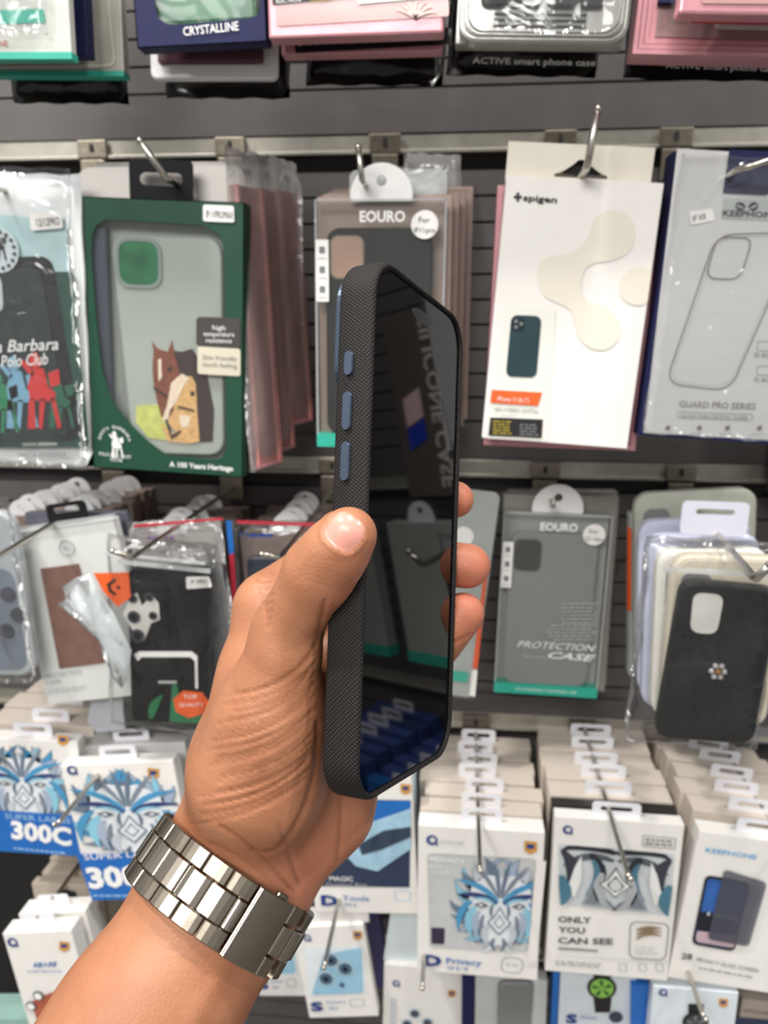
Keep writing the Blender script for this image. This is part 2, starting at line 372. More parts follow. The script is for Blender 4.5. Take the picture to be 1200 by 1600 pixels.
LION_C = [mat('lion art %d' % i, c, 0.5) for i, c in enumerate([(74, 148, 192), (138, 196, 218), (52, 66, 116), (190, 198, 206), (124, 134, 148), (224, 228, 232), (104, 120, 138), (40, 122, 168), (160, 176, 196), (62, 68, 84)])]
def lion(P, mb, c, seed=1, mane=True, off=0.0006, pal=None, mgn=False):
    """line-art lion head of symmetrical flowing strands, in the unit square mapped to the quad c"""
    rg = random.Random(seed); pal = pal or LION_C; k = [0]; lay = [0.0]
    CL = lambda L: [(min(P.x1-(0.008 if mgn else 0.0008), max(P.x0+0.0008, a)), e_) for a, e_ in L]
    def poly(pts, m): k[0] = (k[0]+1) % 9; P.flat(mb, CL(P.q([bil(c, min(1.0, max(0.0, u)), min(1.0, max(0.0, v))) for u, v in pts])), m, off+lay[0]+0.00006*k[0])
    def sym(fn, m):
        for s in (1, -1): poly([(0.5+s*(u-0.5), v) for u, v in fn], m)
    if mane:
        for ring_, (r0, r1, nn, wd) in enumerate(((0.22, 0.50, 34, 0.085), (0.18, 0.42, 30, 0.07), (0.14, 0.34, 26, 0.05))):
            for i in range(nn//2):
                a = -PI/2+PI*(i+0.5)/(nn/2)+rg.uniform(-.08, .08); b = a+rg.uniform(-.6, .3); R1 = r1*rg.uniform(0.8, 1.1)
                p0 = (0.5+r0*math.cos(a)*0.8, 0.5-r0*math.sin(a)); p1 = (0.5+(r0+R1)/2*math.cos(b), 0.5-(r0+R1)/2*math.sin(b)); p2 = (0.5+R1*math.cos(a+0.12), 0.5-R1*math.sin(a+0.12))
                sym(strand(p0, p1, p2, wd*1.12, 0.006), pal[6]); k[0] -= 1; sym(strand(p0, p1, p2, wd, 0.0), rg.choice([pal[j] for j in (0, 1, 1, 5, 3, 3, 4, 7, 8, 8)]))
    lay[0] = 0.0007; k[0] = 0
    def poly(pts, m): k[0] += 1; P.flat(mb, CL(P.q([bil(c, u, v) for u, v in pts])), m, off+lay[0]+0.00003*k[0])
    sym([(0.5, 0.20), (0.62, 0.18), (0.78, 0.30), (0.82, 0.52), (0.73, 0.72), (0.62, 0.88), (0.5, 0.92)], pal[5])
    for j_, (q0, q1, q2, wd, m_) in enumerate((((.51, .42), (.53, .2), (.58, .02), .045, 6), ((.52, .42), (.62, .22), (.76, .06), .045, 4), ((.52, .46), (.68, .26), (.96, .24), .06, 0), ((.53, .48), (.68, .36), (.94, .40), .06, 2), ((.55, .50), (.62, .40), (.80, .44), .03, 1),
        ((.74, .52), (.86, .62), (.78, .86), .09, 1), ((.70, .56), (.80, .66), (.70, .90), .07, 8), ((.66, .60), (.72, .72), (.64, .92), .05, 4), ((.78, .46), (.94, .56), (.92, .80), .07, 0), ((.57, .48), (.61, .56), (.57, .64), .03, 6), ((.60, .70), (.70, .78), (.60, .94), .07, 3), ((.54, .84), (.60, .90), (.52, .99), .04, 6))):
        sym(strand(q0, q1, q2, wd), pal[m_])
    sym([(0.61, 0.50), (0.68, 0.465), (0.76, 0.49), (0.69, 0.525)], pal[9]); sym([(0.66, 0.495), (0.69, 0.48), (0.72, 0.493), (0.69, 0.51)], pal[5])
    for w_, m_ in ((0.125, 6), (0.105, 5), (0.065, 4), (0.045, 5)): poly([(0.5, 0.67-w_*1.35), (0.5+w_*.5, 0.67-w_*.45), (0.5+w_, 0.67), (0.5+w_*.45, 0.67+w_*.6), (0.5, 0.67+w_*1.1), (0.5-w_*.45, 0.67+w_*.6), (0.5-w_, 0.67), (0.5-w_*.5, 0.67-w_*.45)], pal[m_])
SIDE_ = mat('warm white carton stock', (208, 197, 185), 0.5, var=0.04, bump=0.1)
def stack(P, n, pitch, depth, m, name, desc, cat, group, tabfn=None, jit=0.0015, start=None, tab_m=None, shrink=0.0, tail='of its stack'):
    """further cartons of the same kind behind the front one, each a thing of its own with its hang tab"""
    rg = random.Random(int(P.o[0]*9999)); r0 = None; out = []
    for i in range(n):
        loc = Vector(P.o)+Vector((rg.uniform(-jit, jit), (start if start is not None else pitch)+pitch*i, rg.uniform(-jit, jit)))
        if r0 is None:
            r0 = empty(name, loc, P.R); r = r0; b = MB(); b.box(P.x0+shrink, P.x1-shrink, 0, depth, 0, P.h-shrink, m, 0.0006); b.build('carton', r0)
            if tabfn: t = MB(); tabfn(t); t.build('hang_tab', r0)
        else:
            r = copy_tree(r0); r.location = loc; r.rotation_euler = (P.R @ Matrix.Rotation(rg.uniform(-0.015, 0.015), 3, 'Y')).to_euler()
        tag(r, '%s, %s %s' % (desc, ORD[i+1] if start is None else ORD[i], tail), cat, group); out.append(r)
    return out
def sticker(P, parent, c, txt, a, b, cap, name='size_sticker', r=0.0015, off=0.0012, m=None):
    t = MB(); P.flat(t, P.Q(c, r), m or STICK, off); 
    if txt: P.text(t, txt, a, b, cap, INK, off+0.0004)
    return t.build(name, parent)
def hill(P, pts): return P.q(pts)

# ================================================================== ROW 1 (eye level)
# --- white pouch with polo riders at the left edge
P = Pkg('phone_case_pouch', 'white pouch with a black and green polo case at the left picture edge', 'phone case pack', None, [(-75, 262), (112, 275), (150, 728), (-40, 724)], -0.15)
b = MB(); pillow(b, P.x0, P.x1, 0, P.h, -0.001, 0.010, mat('white pouch film', (222, 226, 226), 0.25, var=0.03, bump=0.6, scale=35), 3); b.build('pouch', P.root)
b = MB(); P.flat(b, P.Q([(-60, 425), (118, 425), (142, 698), (-38, 698)], 0.004), mat('deep green printed window', (26, 70, 58), 0.3, var=0.3, scale=30), 0.0030); P.flat(b, P.Q([(-70, 330), (106, 345), (112, 425), (-60, 425)], 0.002), mat('pale teal gradient print', (176, 206, 208), 0.4, var=0.06), 0.0030)
P.flat(b, P.Q([(-40, 405), (85, 400), (132, 688), (-30, 690)], 0.010), mat('phone case black', (20, 22, 26), 0.5, var=0.2, spec=0.25), 0.0034)
P.flat(b, P.Q([(-40, 424), (68, 418), (112, 688), (-30, 690)], 0.010), mat('phone case dark green', (28, 44, 44), 0.35, var=0.2), 0.0044)
P.flat(b, P.Q([(-30, 430), (8, 430), (12, 488), (-30, 488)], 0.006), mat('pale camera opening', (186, 198, 204), 0.3), 0.005); b.build('phone_case', P.root)
b = MB(); P.text(b, 'Santa Barbara', (-50, 553), (92, 546), 17, PRINTW, 0.0056, 0.35, 0.01); P.text(b, 'Polo Club', (2, 574), (76, 569), 17, PRINTW, 0.0056, 0.35, 0.01)
def rider(P, b, x, y, s, m, off):
    for pts in ([(-10, -60), (0, -66), (6, -56), (8, -44), (-8, -42)], [(-4, -44), (12, -40), (18, -14), (30, -4), (26, 8), (-8, 6), (-12, -14)], [(18, -34), (34, -40), (36, -18), (22, -12)], [(-10, 4), (-2, 4), (0, 48), (-12, 48)], [(6, 4), (14, 4), (10, 48), (4, 48)], [(22, 4), (28, 2), (38, 46), (32, 48)], [(-24, -50), (-18, -54), (-2, -34), (-6, -28)]):
        P.flat(b, P.q([(x+a*s, y+c*s) for a, c in pts]), m, off)
rider(P, b, 28, 620, 1.0, mat('pale blue rider print', (120, 170, 196), 0.4), 0.0052); rider(P, b, 62, 618, 1.05, mat('red rider print', (206, 44, 42), 0.4), 0.0055); rider(P, b, 92, 630, 0.8, mat('dark green rider print', (30, 96, 74), 0.4), 0.0052); rider(P, b, 4, 634, 0.85, mat('green rider print', (40, 130, 90), 0.4), 0.0052)
P.text(b, 'SANTA BARBARA', (36, 697), (90, 696), 5, PRINTW, 0.0052); P.text(b, 'SANTA BARBARA', (28, 714), (104, 713), 7, GREY, 0.0032); b.build('front_print', P.root)
b = MB(); c0 = P.L(4, 392); P.flat(b, circ(c0[0], c0[1], 0.0155, 28), mat('pale roundel print', (206, 218, 222), 0.4), 0.0055); rider(P, b, 2, 388, 0.42, INK, 0.0062)
for k in range(9):
    a = math.radians(100-k*22); b.prism([(c0[0]+0.0125*math.cos(a)+dx*0.0011, c0[1]+0.0125*math.sin(a)+dz*0.0011) for dx, dz in ((-1, -1), (1, -1), (1, 1), (-1, 1))], -0.0064, -0.0060, INK)
b.build('emblem', P.root)
sticker(P, P.root, [(52, 334), (102, 332), (105, 358), (55, 362)], '12/12PRO', (58, 354), (94, 351), 11, off=0.0058)
b = MB(); pillow(b, P.x0, P.x1, 0, P.h+0.002, -0.0085, -0.0075, BAG, 5, 0.0012); b.build('clear_sleeve', P.root)

# --- green box with embroidered horses
P = Pkg('phone_case_box', 'dark green window box with a horse phone case and a black hang tab', 'phone case box', None, [(120, 305), (377, 318), (383, 745), (154, 732)], -0.15)
G = P; win = [(150, 352), (166, 343), (318, 352), (342, 366), (350, 390), (352, 492), (352, 588), (354, 700), (346, 716), (330, 718), (262, 712), (232, 690), (205, 664), (176, 628), (160, 580), (150, 500), (143, 400), (144, 368)]
def holed_front(P, mb, win, m, y0, y1):
    """front panel with an irregular window: outer outline resampled against the window's corners"""
    W_ = P.q(win); cx = sum(p[0] for p in W_)/len(W_); cz = sum(p[1] for p in W_)/len(W_); O = []
    ang = [math.atan2(p[1]-cz, p[0]-cx) for p in W_]
    extra = [math.atan2(z-cz, x-cx) for x, z in ((P.x0, 0), (P.x1, 0), (P.x1, P.h), (P.x0, P.h))]
    def onw(a):
        d = np.array([math.cos(a), math.sin(a)]); best = None
        for i in range(len(W_)):
            p = np.array(W_[i])-(cx, cz); q = np.array(W_[(i+1) % len(W_)])-(cx, cz); e = q-p; den = d[0]*e[1]-d[1]*e[0]
            if abs(den) < 1e-12: continue
            t = (p[0]*e[1]-p[1]*e[0])/den; s_ = (p[0]*d[1]-p[1]*d[0])/den
            if t > 0 and -1e-6 <= s_ <= 1+1e-6: best = t if best is None else min(best, t)
        return (cx+d[0]*best, cz+d[1]*best)
    def onb(a):
        d = (math.cos(a), math.sin(a)); t = min([((P.x1 if d[0] > 0 else P.x0)-cx)/d[0] if abs(d[0]) > 1e-9 else 9, ((P.h if d[1] > 0 else 0)-cz)/d[1] if abs(d[1]) > 1e-9 else 9]); return (cx+d[0]*t, cz+d[1]*t)
    A = sorted(set(ang+extra)); mb.ring([onb(a) for a in A], [onw(a) for a in A], y0, y1, m)
b = MB(); holed_front(P, b, win, GREEN, 0, 0.0006); D_ = 0.017; b.box(P.x0, P.x1, D_-0.0006, D_, 0, P.h, GREEN); b.box(P.x0, P.x0+0.0006, 0, D_, 0, P.h, GREEN); b.box(P.x1-0.0006, P.x1, 0, D_, 0, P.h, GREEN); b.box(P.x0, P.x1, 0, D_, 0, 0.0006, GREEN); b.box(P.x0, P.x1, 0, D_, P.h-0.0006, P.h, GREEN)
b.build('carton', P.root)
b = MB(); b.box(P.x0+0.003, P.x1-0.001, 0.0112, 0.012, 0.003, P.h-0.003, mat('grey inner card', (150, 156, 150), 0.5)); b.box(P.x0+0.001, P.x0+0.014, 0.004, 0.011, 0.01, P.h-0.02, mat('dark blue grey liner', (52, 62, 78), 0.4)); b.build('inner_tray', P.root)
b = MB(); b.prism(P.Q([(172, 368), (346, 372), (350, 712), (208, 708)], 0.012, -0.004), 0.004, 0.011, mat('clear grey case shell', (170, 176, 168), 0.3, var=0.05, scale=12), 0.001); pc = b.build('phone_case', P.root)
b = MB(); O = P.Q([(178, 370), (252, 372), (254, 452), (182, 450)], 0.010, -0.003); I = P.Q([(184, 376), (246, 378), (248, 446), (188, 444)], 0.008, -0.003); b.ring(O, I, 0.0028, 0.004, mat('grey camera surround', (138, 150, 144), 0.3)); b.prism(I, 0.0034, 0.0038, mat('bright green camera window', (30, 110, 70), 0.3, var=0.45, scale=45)); b.build('camera_window', pc)
BRN = mat('brown horse thread', (122, 62, 36), 0.7, var=0.3, scale=300); BRD = mat('dark mane thread', (48, 26, 22), 0.7, var=0.3, scale=300); TAN = mat('cream horse thread', (216, 172, 112), 0.7, var=0.2, scale=300); CRM = mat('pale mane thread', (232, 214, 190), 0.7, var=0.1, scale=300); LIME = mat('yellow green thread', (196, 202, 110), 0.7, var=0.15, scale=200)
b = MB(); o_ = -0.0030
def hp(pts, m, k): b.prism(P.q(pts, -0.003), 0.0034-k*0.00025, 0.0040, m)
hp([(262, 556), (300, 545), (322, 580), (334, 640), (332, 690), (300, 692), (290, 640)], BRD, 0); hp([(212, 634), (250, 632), (262, 660), (270, 690), (232, 684), (212, 660)], LIME, 0)
hp([(240, 548), (237, 534), (246, 545), (262, 550), (268, 532), (272, 552), (280, 580), (282, 620), (270, 650), (252, 652), (246, 630), (240, 600), (238, 575)], BRN, 1); hp([(272, 548), (300, 552), (312, 590), (300, 600), (284, 580)], BRD, 2)
hp([(247, 562), (252, 560), (253, 590), (248, 596)], CRM, 3); hp([(262, 575), (268, 573), (268, 579), (262, 580)], BRD, 3); hp([(240, 604), (262, 618), (262, 622), (240, 608)], BRD, 3)
hp([(272, 600), (284, 588), (300, 588), (306, 600), (308, 640), (312, 690), (290, 693), (262, 660), (272, 640)], TAN, 3); hp([(268, 598), (284, 584), (296, 590), (286, 606), (276, 628), (266, 640), (262, 662), (254, 656), (262, 630)], CRM, 4); hp([(280, 648), (298, 650), (296, 666), (284, 668)], CRM, 4)
hp([(298, 612), (304, 611), (304, 618), (298, 618)], BRD, 5); hp([(278, 634), (304, 640), (304, 643), (278, 637)], BRD, 5); hp([(258, 655), (262, 655), (268, 680), (282, 672), (284, 675), (268, 686)], BRD, 5); hp([(250, 660), (262, 690), (300, 693), (268, 676)], TAN, 2)
hs = b.build('embroidered_horses', pc)
b = MB(); b.prism(P.q(win), 0.0007, 0.0010, CLEAR); b.build('window_film', P.root)
b = MB(); P.flat(b, P.Q([(307, 495), (376, 497), (376, 545), (307, 541)], 0.003), mat('charcoal claim label', (62, 58, 54), 0.5), 0.0006); P.flat(b, P.Q([(309, 541), (376, 545), (376, 588), (309, 584)], 0.002), mat('beige claim label', (206, 200, 180), 0.5), 0.0006)
for i, (t, u) in enumerate((('high', 10), ('temperature', 24), ('resistance', 20))): P.text(b, t, (342-u, 515+i*10), (342+u, 516+i*10), 7, PRINTW, 0.001)
P.text(b, 'Skin friendly', (316, 561), (370, 564), 7, GREY, 0.001); P.text(b, 'touch feeling', (316, 572), (370, 575), 7, GREY, 0.001)
P.text(b, 'A 100 Years Heritage', (265, 729), (364, 736), 8, PRINTW, 0.001, 0, 0.02); rider(P, b, 180, 698, 0.38, PRINTW, 0.001)
c0 = P.L(180, 692)
for k, ch_ in enumerate('SANTA BARBARA'):
    a = math.radians(165-k*12.5); x, z = c0[0]+0.0108*math.cos(a), c0[1]+0.0108*math.sin(a); t = (math.sin(a)*0.0011, -math.cos(a)*0.0011)
    if ch_ != ' ': P.text(b, ch_, (x-t[0], z-t[1]), (x+t[0], z+t[1]), 0.0024, PRINTW, 0.001, local=True)
P.text(b, 'POLO & RACQUET', (155, 711), (205, 717), 5, PRINTW, 0.001); P.text(b, 'CLUB', (172, 720), (191, 722), 5, PRINTW, 0.001); b.build('front_print', P.root)
sticker(P, P.root, [(318, 320), (366, 322), (367, 348), (318, 346)], 'IP 11PROMAX', (322, 340), (364, 342), 11)
b = MB(); cx, cz = P.L(245, 278); t0 = P.L(245, 305)[1]; euro(b, cx, t0-0.004, 0.046, 0.0285, 0.0075, 0.0085, BLACK, hz=cz+0.0005, r=0.004, hole=(0.031, 0.0085)); b.build('hang_tab', P.root)
# white blister packs behind it
for i, (c, Y, lab) in enumerate((([(128, 258), (388, 262), (392, 720), (150, 720)], -0.128, 'white rounded blister card directly behind the green horse box'), ([(150, 250), (368, 256), (372, 715), (170, 715)], -0.105, 'second white rounded blister card behind the green horse box'))):
    Q_ = Pkg('phone_case_blister', lab, 'phone case pack', 'blister cards behind the green box', c, Y); b = MB(); b.prism(rr(Q_.x0, Q_.x1, 0, Q_.h, 0.009), 0, 0.0015, mat('white blister card', (222, 216, 210), 0.35, var=0.04)); b.build('card', Q_.root)
    b = MB(); b.box(Q_.x0+0.01, Q_.x1-0.005, -0.004, 0, 0.01, Q_.h-0.028, MILKY, 0.002); b.build('blister', Q_.root)

# --- pink edged packs standing edge-on right of the green box
PK2 = mat('dusty pink case edge', (214, 142, 136), 0.4, var=0.12, bump=0.2)
PK3 = mat('dark rose pack side', (172, 116, 112), 0.45, var=0.2)
for i, (c, Y, lab) in enumerate((([(375, 262), (400, 266), (447, 724), (395, 728)], (-0.14, -0.110, -0.14), 'pink edged case pack beside the green box, nearest of three'), ([(405, 268), (432, 272), (462, 700), (428, 702)], (-0.107, -0.075, -0.107), 'pink edged case pack in the middle of three right of the green box'), ([(435, 272), (462, 276), (490, 658), (452, 660)], (-0.078, -0.047, -0.078), 'pink edged case pack deepest of three right of the green box'))):
    Q_ = Pkg('phone_case_pack', lab, 'phone case pack', 'pink edged case packs', c, Y)
    b = MB(); b.box(Q_.x0, Q_.x1, 0, 0.006, 0, Q_.h-0.012, PK3, 0.001); b.build('carton', Q_.root)
    b = MB(); b.box(Q_.x1-0.0045, Q_.x1+0.0006, -0.0012, 0.0065, -0.001, Q_.h-0.012, PK2, 0.0006); b.box(Q_.x0, Q_.x0+0.0028, -0.001, 0.0065, 0, Q_.h-0.012, PK2, 0.0006); b.box(Q_.x0, Q_.x1, -0.001, 0.0065, -0.001, 0.002, PINK, 0.0005); b.build('edging', Q_.root)
    b = MB(); pillow(b, Q_.x0-0.006, Q_.x1+0.004, -0.003, Q_.h+0.012, -0.0025, 0.008, BAG2, 9+i, 0.001); b.build('clear_sleeve', Q_.root)
    b = MB(); zt = Q_.h-0.006; Q_.text(b, ('10', 'MC', 'XS')[i], (Q_.x0+0.004, zt), (Q_.x0+0.012, zt), 0.004, INK, 0.0045, local=True); b.build('size_mark', Q_.root)
for i, (c, Y) in enumerate((([(330, 258), (468, 262), (478, 640), (350, 640)], -0.055), ([(300, 256), (440, 255), (440, 640), (310, 640)], -0.068))):
    Q_ = Pkg('phone_case_blister', ('frosted rounded sleeve top rising behind the pink edged packs', 'frosted rounded sleeve just behind the white blister cards')[i], 'phone case pack', 'frosted sleeves of the first row', c, Y)
    b = MB(); b.prism(rr(Q_.x0, Q_.x1, 0, Q_.h, 0.02), 0, 0.002, BAG2); b.build('sleeve', Q_.root); b = MB(); b.box(Q_.x0+0.01, Q_.x1-0.008, 0.003, 0.009, 0.005, Q_.h-0.03, PK3, 0.001); b.build('phone_case', Q_.root)

# --- clear brand boxes with a half-round tab
def euro_box(c, Y, lab, size, capin, case_m, tealc=None, cam_q=None, cam_m=None, sz=None, dep=0.014):
    P = Pkg('phone_case_box', lab, 'phone case box', 'clear boxes with half-round hang tabs', c, Y); D = dep
    b = MB(); t = 0.0005
    for bx in ((P.x0, P.x1, 0, t, 0, P.h), (P.x0, P.x1, D-t, D, 0, P.h), (P.x0, P.x0+t, t, D-t, 0, P.h), (P.x1-t, P.x1, t, D-t, 0, P.h), (P.x0, P.x1, t, D-t, P.h-t, P.h), (P.x0, P.x1, t, D-t, 0, t)): b.box(*bx, CLEAR)
    b.box(P.x0-0.0002, P.x0+0.0012, -0.0003, 0.0008, 0, P.h, MILKY); b.box(P.x1-0.0012, P.x1+0.0002, -0.0003, 0.0008, 0, P.h, MILKY); b.box(P.x0, P.x1, -0.0003, 0.0008, P.h-0.0012, P.h+0.0002, MILKY); b.build('clear_carton', P.root)
    b = MB(); b.box(P.x0+0.001, P.x1-0.001, D-0.0016, D-0.0008, 0.001, P.h-0.001, capin); b.build('inner_card', P.root)
    b = MB(); b.prism(rr(P.x0+0.007, P.x1-0.009, 0.008, P.h-0.018, 0.010), 0.002, D-0.003, case_m, 0.001); pc = b.build('phone_case', P.root)
    b = MB(); cq = (P.x0+0.010, P.x0+0.034, P.h-0.052, P.h-0.023); b.prism(rr(*cq, 0.006), 0.0012, 0.0019, mat('camera opening rim', (120, 112, 100), 0.4)); b.prism(rr(cq[0]+0.001, cq[1]-0.001, cq[2]+0.001, cq[3]-0.001, 0.005), 0.0006, 0.0012, cam_m or mat('rose beige camera opening', (168, 136, 118), 0.4)); b.build('camera_opening', pc)
    b = MB(); b.box(P.x0, P.x1, -0.0008, D+0.0003, -0.0003, 0.009, TEAL); b.build('teal_band', P.root)
    b = MB(); b.prism(rr(P.x0+0.0005, P.x0+0.0095, P.h-0.067, P.h-0.026, 0.0005), -0.0010, -0.0008, STICK)
    for k in range(3): b.prism(rr(P.x0+0.003, P.x0+0.007, P.h-0.035-k*0.013, P.h-0.0305-k*0.013, 0.001), -0.0013, -0.0011, GREY); b.box(P.x0+0.002, P.x0+0.008, -0.0013, -0.0011, P.h-0.0385-k*0.013, P.h-0.0378-k*0.013, LGREY)
    b.build('feature_label', P.root)
    b = MB(); P.text(b, 'EOURO', (P.x0+0.031, P.h-0.0145), (P.x0+0.062, P.h-0.0145), 0.0068, PRINTW, 0.001, 0, 0.03, local=True); b.build('brand_lettering', P.root)
    b = MB(); cc = (P.x1-0.0145, P.h-0.0165); b.prism(circ(*cc, 0.0092, 26), -0.0014, -0.001, STICK); P.text(b, 'For', (cc[0]-0.004, cc[1]+0.0012), (cc[0]+0.0035, cc[1]+0.0012), 0.0036, INK, 0.0018, local=True)
    P.text(b, sz, (cc[0]-0.0072, cc[1]-0.0052), (cc[0]+0.0072, cc[1]-0.0052), 0.0034, INK, 0.0018, local=True); b.build('size_sticker', P.root)
    b = MB(); disc_tab(b, P.x0+P.w*0.5, P.h-0.0005, 0.0215, D/2, D/2+0.0008, mat('white hang tab plastic', (236, 236, 234), 0.4)); b.build('hang_tab', P.root); return P
TAUPE = mat('taupe inner card', (150, 132, 120), 0.5, var=0.06)
E1_ = euro_box([(487, 310), (692, 312), (694, 700), (500, 698)], -0.15, 'clear case box with a black case behind the phone, sticker for a size eleven', None, TAUPE, mat('matte black case', (28, 27, 27), 0.5, spec=0.25), sz='iP11pro')
for i in range(4):
    c = [(492+i*9, 306-i*4), (700+i*12, 306-i*4), (706+i*9, 690-i*12), (506+i*6, 690-i*12)]; Y = -0.132+i*0.024
    Q_ = Pkg('phone_case_box', 'clear rose tinted case box %s behind the box with the black case' % ('first', 'second', 'third', 'last')[i], 'phone case box', 'rose tinted boxes on the centre hook', c, Y)
    b = MB(); b.box(Q_.x0, Q_.x1, 0, 0.014, 0, Q_.h, mat('rose tinted carton', (176, 150, 140), 0.35, var=0.08), 0.0008); b.build('carton', Q_.root)
    b = MB(); b.box(Q_.x0-0.0005, Q_.x1+0.0005, -0.0008, 0.0146, 0, Q_.h+0.0006, CLEAR); b.build('clear_sleeve', Q_.root)
    b = MB(); b.prism(rr(Q_.x0+0.022+i*0.004, Q_.x1-0.004-i*0.01, Q_.h-0.001, Q_.h+0.018-(i % 2)*0.006, 0.005), 0.006, 0.007, MILKY); b.build('hang_tab', Q_.root)
Q_ = Pkg('phone_case_pack', 'dusty pink bagged pack leaning out right of the clear box stack', 'phone case pack', None, [(640, 262), (722, 258), (716, 670), (660, 670)], (-0.034, -0.016, -0.034))
b = MB(); b.box(Q_.x0, Q_.x1, 0, 0.006, 0, Q_.h-0.022, mat('pale rose pack', (196, 160, 160), 0.4), 0.001); b.build('carton', Q_.root); b = MB(); pillow(b, Q_.x0-0.006, Q_.x1+0.004, 0, Q_.h+0.01, -0.003, 0.009, BAG2, 31); b.build('clear_sleeve', Q_.root)

# --- tall white box with beige blobs
P = Pkg('phone_case_box', 'tall white case box with beige rounded blobs and an orange strip', 'phone case box', None, [(793, 272), (1031, 288), (986, 700), (752, 686)], -0.15)
b = MB(); b.box(P.x0, P.x1, 0, 0.013, 0, P.h, WHITE, 0.0006); b.build('carton', P.root)
b = MB(); fl_ = P.q([(793, 275), (796, 217), (1030, 226), (1026, 285)], 0); hx = P.L(912, 262); n = 24
xs0, xs1, zt = fl_[1][0], fl_[2][0], P.L(912, 220)[1]; O = []; I = []
AN = sorted([2*PI*(k+0.5)/n for k in range(n)]+[math.atan2(q_[1]-hx[1]+0.001, q_[0]-hx[0]) % (2*PI) for q_ in ((xs0, zt), (xs1, zt), (xs0, P.h-0.002), (xs1, P.h-0.002))])
for a in AN:
    d = (math.cos(a), math.sin(a)); cz = hx[1]-0.001; t = min(abs(((xs1 if d[0] > 0 else xs0)-hx[0])/d[0]), abs(((zt if d[1] > 0 else P.h-0.002)-cz)/d[1])); O.append((hx[0]+d[0]*t, cz+d[1]*t))
    px = 0.0175*d[0]; lo_ = cz-0.0035; hi_ = cz-0.0015+0.0115*max(0, 1-abs(px)/0.0175)**1.6; I.append((hx[0]+px, hi_ if d[1] > 0 else lo_))
b.ring(O, I, 0.010, 0.0108, CREAM); b.build('hang_flap', P.root)
b = MB(); BG = mat('beige blob print', (228, 222, 208), 0.5, var=0.01); BE = mat('white blob outline', (244, 243, 240), 0.5, var=0.01)
def blob(pts, m, off, grow=0): P.flat(b, P.q(pts), m, off)
bl = [(968, 330), (985, 340), (992, 362), (988, 385), (974, 400), (952, 408), (930, 411), (915, 420), (908, 440), (910, 458), (922, 472), (945, 480), (960, 492), (969, 512), (966, 530), (952, 544), (934, 547), (915, 539), (903, 522), (898, 500), (890, 484), (872, 474), (852, 464), (842, 448), (839, 428), (845, 408), (860, 400), (882, 398), (905, 388), (918, 370), (927, 345), (943, 332), (955, 329)]
cen = np.array(bl).mean(0); smooth = []
for i in range(len(bl)):
    p0, p1, p2, p3 = [np.array(bl[(i+j-1) % len(bl)], float) for j in range(4)]
    for t in (0, .33, .66): smooth.append(tuple(0.5*((2*p1)+(-p0+p2)*t+(2*p0-5*p1+4*p2-p3)*t*t+(-p0+3*p1-3*p2+p3)*t**3)))
b.prism(inset(P.q(smooth)[::-1], -0.0007), -0.0003, -0.0001, BE) if False else None
P.flat(b, P.q(smooth), BG, 0.0006)
c0 = P.L(998, 447); R_ = 0.0125; P.flat(b, [(min(c0[0]+R_*math.cos(a)*1.0, P.x1-0.0002), c0[1]+R_*math.sin(a)) for a in [2*PI*k/28 for k in range(28)]], BG, 0.0006)
P.flat(b, P.Q([(789, 478), (868, 482), (856, 690), (760, 685)], 0.002), mat('pale grey info panel', (232, 230, 222), 0.5, var=0.01), 0.0005); P.flat(b, P.q([(768, 609), (847, 613), (840, 634), (766, 629)]), ORANGE, 0.0012)
P.flat(b, P.q([(766, 652), (848, 655), (846, 684), (763, 680)]), INK, 0.0012); lines(P, b, 770, 657, 806, 5, 4.6, mat('yellow ink', (190, 170, 60), 0.5), 1.6, 0.0018, slope=0.03); lines(P, b, 812, 662, 842, 4, 5, GREY, 2.4, 0.0018, slope=0.03)
P.text(b, 'iPhone 11 (6.1")', (777, 626), (826, 629), 7, PRINTW, 0.0016); P.text(b, 'NEO HYBRID CRYSTAL', (772, 642), (842, 646), 6, GREY, 0.0012); lines(P, b, 782, 648, 815, 1, 4, LGREY, 1.2, 0.0012); b.build('front_print', P.root)
b = MB(); b.prism(P.Q([(799, 492), (846, 494), (838, 590), (790, 588)], 0.0045), -0.0010, -0.0007, mat('midnight green phone print', (38, 62, 68), 0.35, var=0.25, scale=20)); b.prism(P.Q([(801, 496), (820, 497), (818, 517), (799, 516)], 0.002), -0.0013, -0.0011, mat('dark teal lens patch', (26, 44, 50), 0.3))
for x, y in ((806, 502), (806, 511), (814, 506)): c0 = P.L(x, y); b.prism(circ(*c0, 0.0013, 12), -0.0017, -0.0014, GREY)
b.build('phone_print', P.root)
b = MB(); P.text(b, 'spigen', (817, 313), (870, 317), 9, INK, 0.0008, 0, 0.025)
for dx, dy in ((0, -5), (0, 5), (-4, 0), (4, 0)): c0 = P.L(809+dx, 308+dy); P.flat(b, circ(*c0, 0.0010, 10), INK, 0.0008)
P.flat(b, P.q([(805, 308), (809, 304), (813, 308), (809, 312)]), INK, 0.0006); b.build('brand_lettering', P.root)
b = MB(); b.prism(P.Q([(880, 258), (937, 261), (938, 274), (880, 271)], 0.0015, -0.012), 0.0125, 0.0135, BLACK); b.build('black_tab', P.root)
Q_ = Pkg('phone_case_box', 'pink edged case box hidden behind the tall white box', 'phone case box', None, [(775, 288), (1036, 292), (992, 704), (758, 697)], -0.132)
b = MB(); b.box(Q_.x0, Q_.x1, 0, 0.018, 0, Q_.h, PINK, 0.001); b.build('carton', Q_.root); b = MB(); b.box(Q_.x0+0.004, Q_.x1-0.004, -0.0006, 0, 0.004, Q_.h-0.004, mat('rose inner face', (150, 96, 104), 0.3)); b.build('front_face', Q_.root)

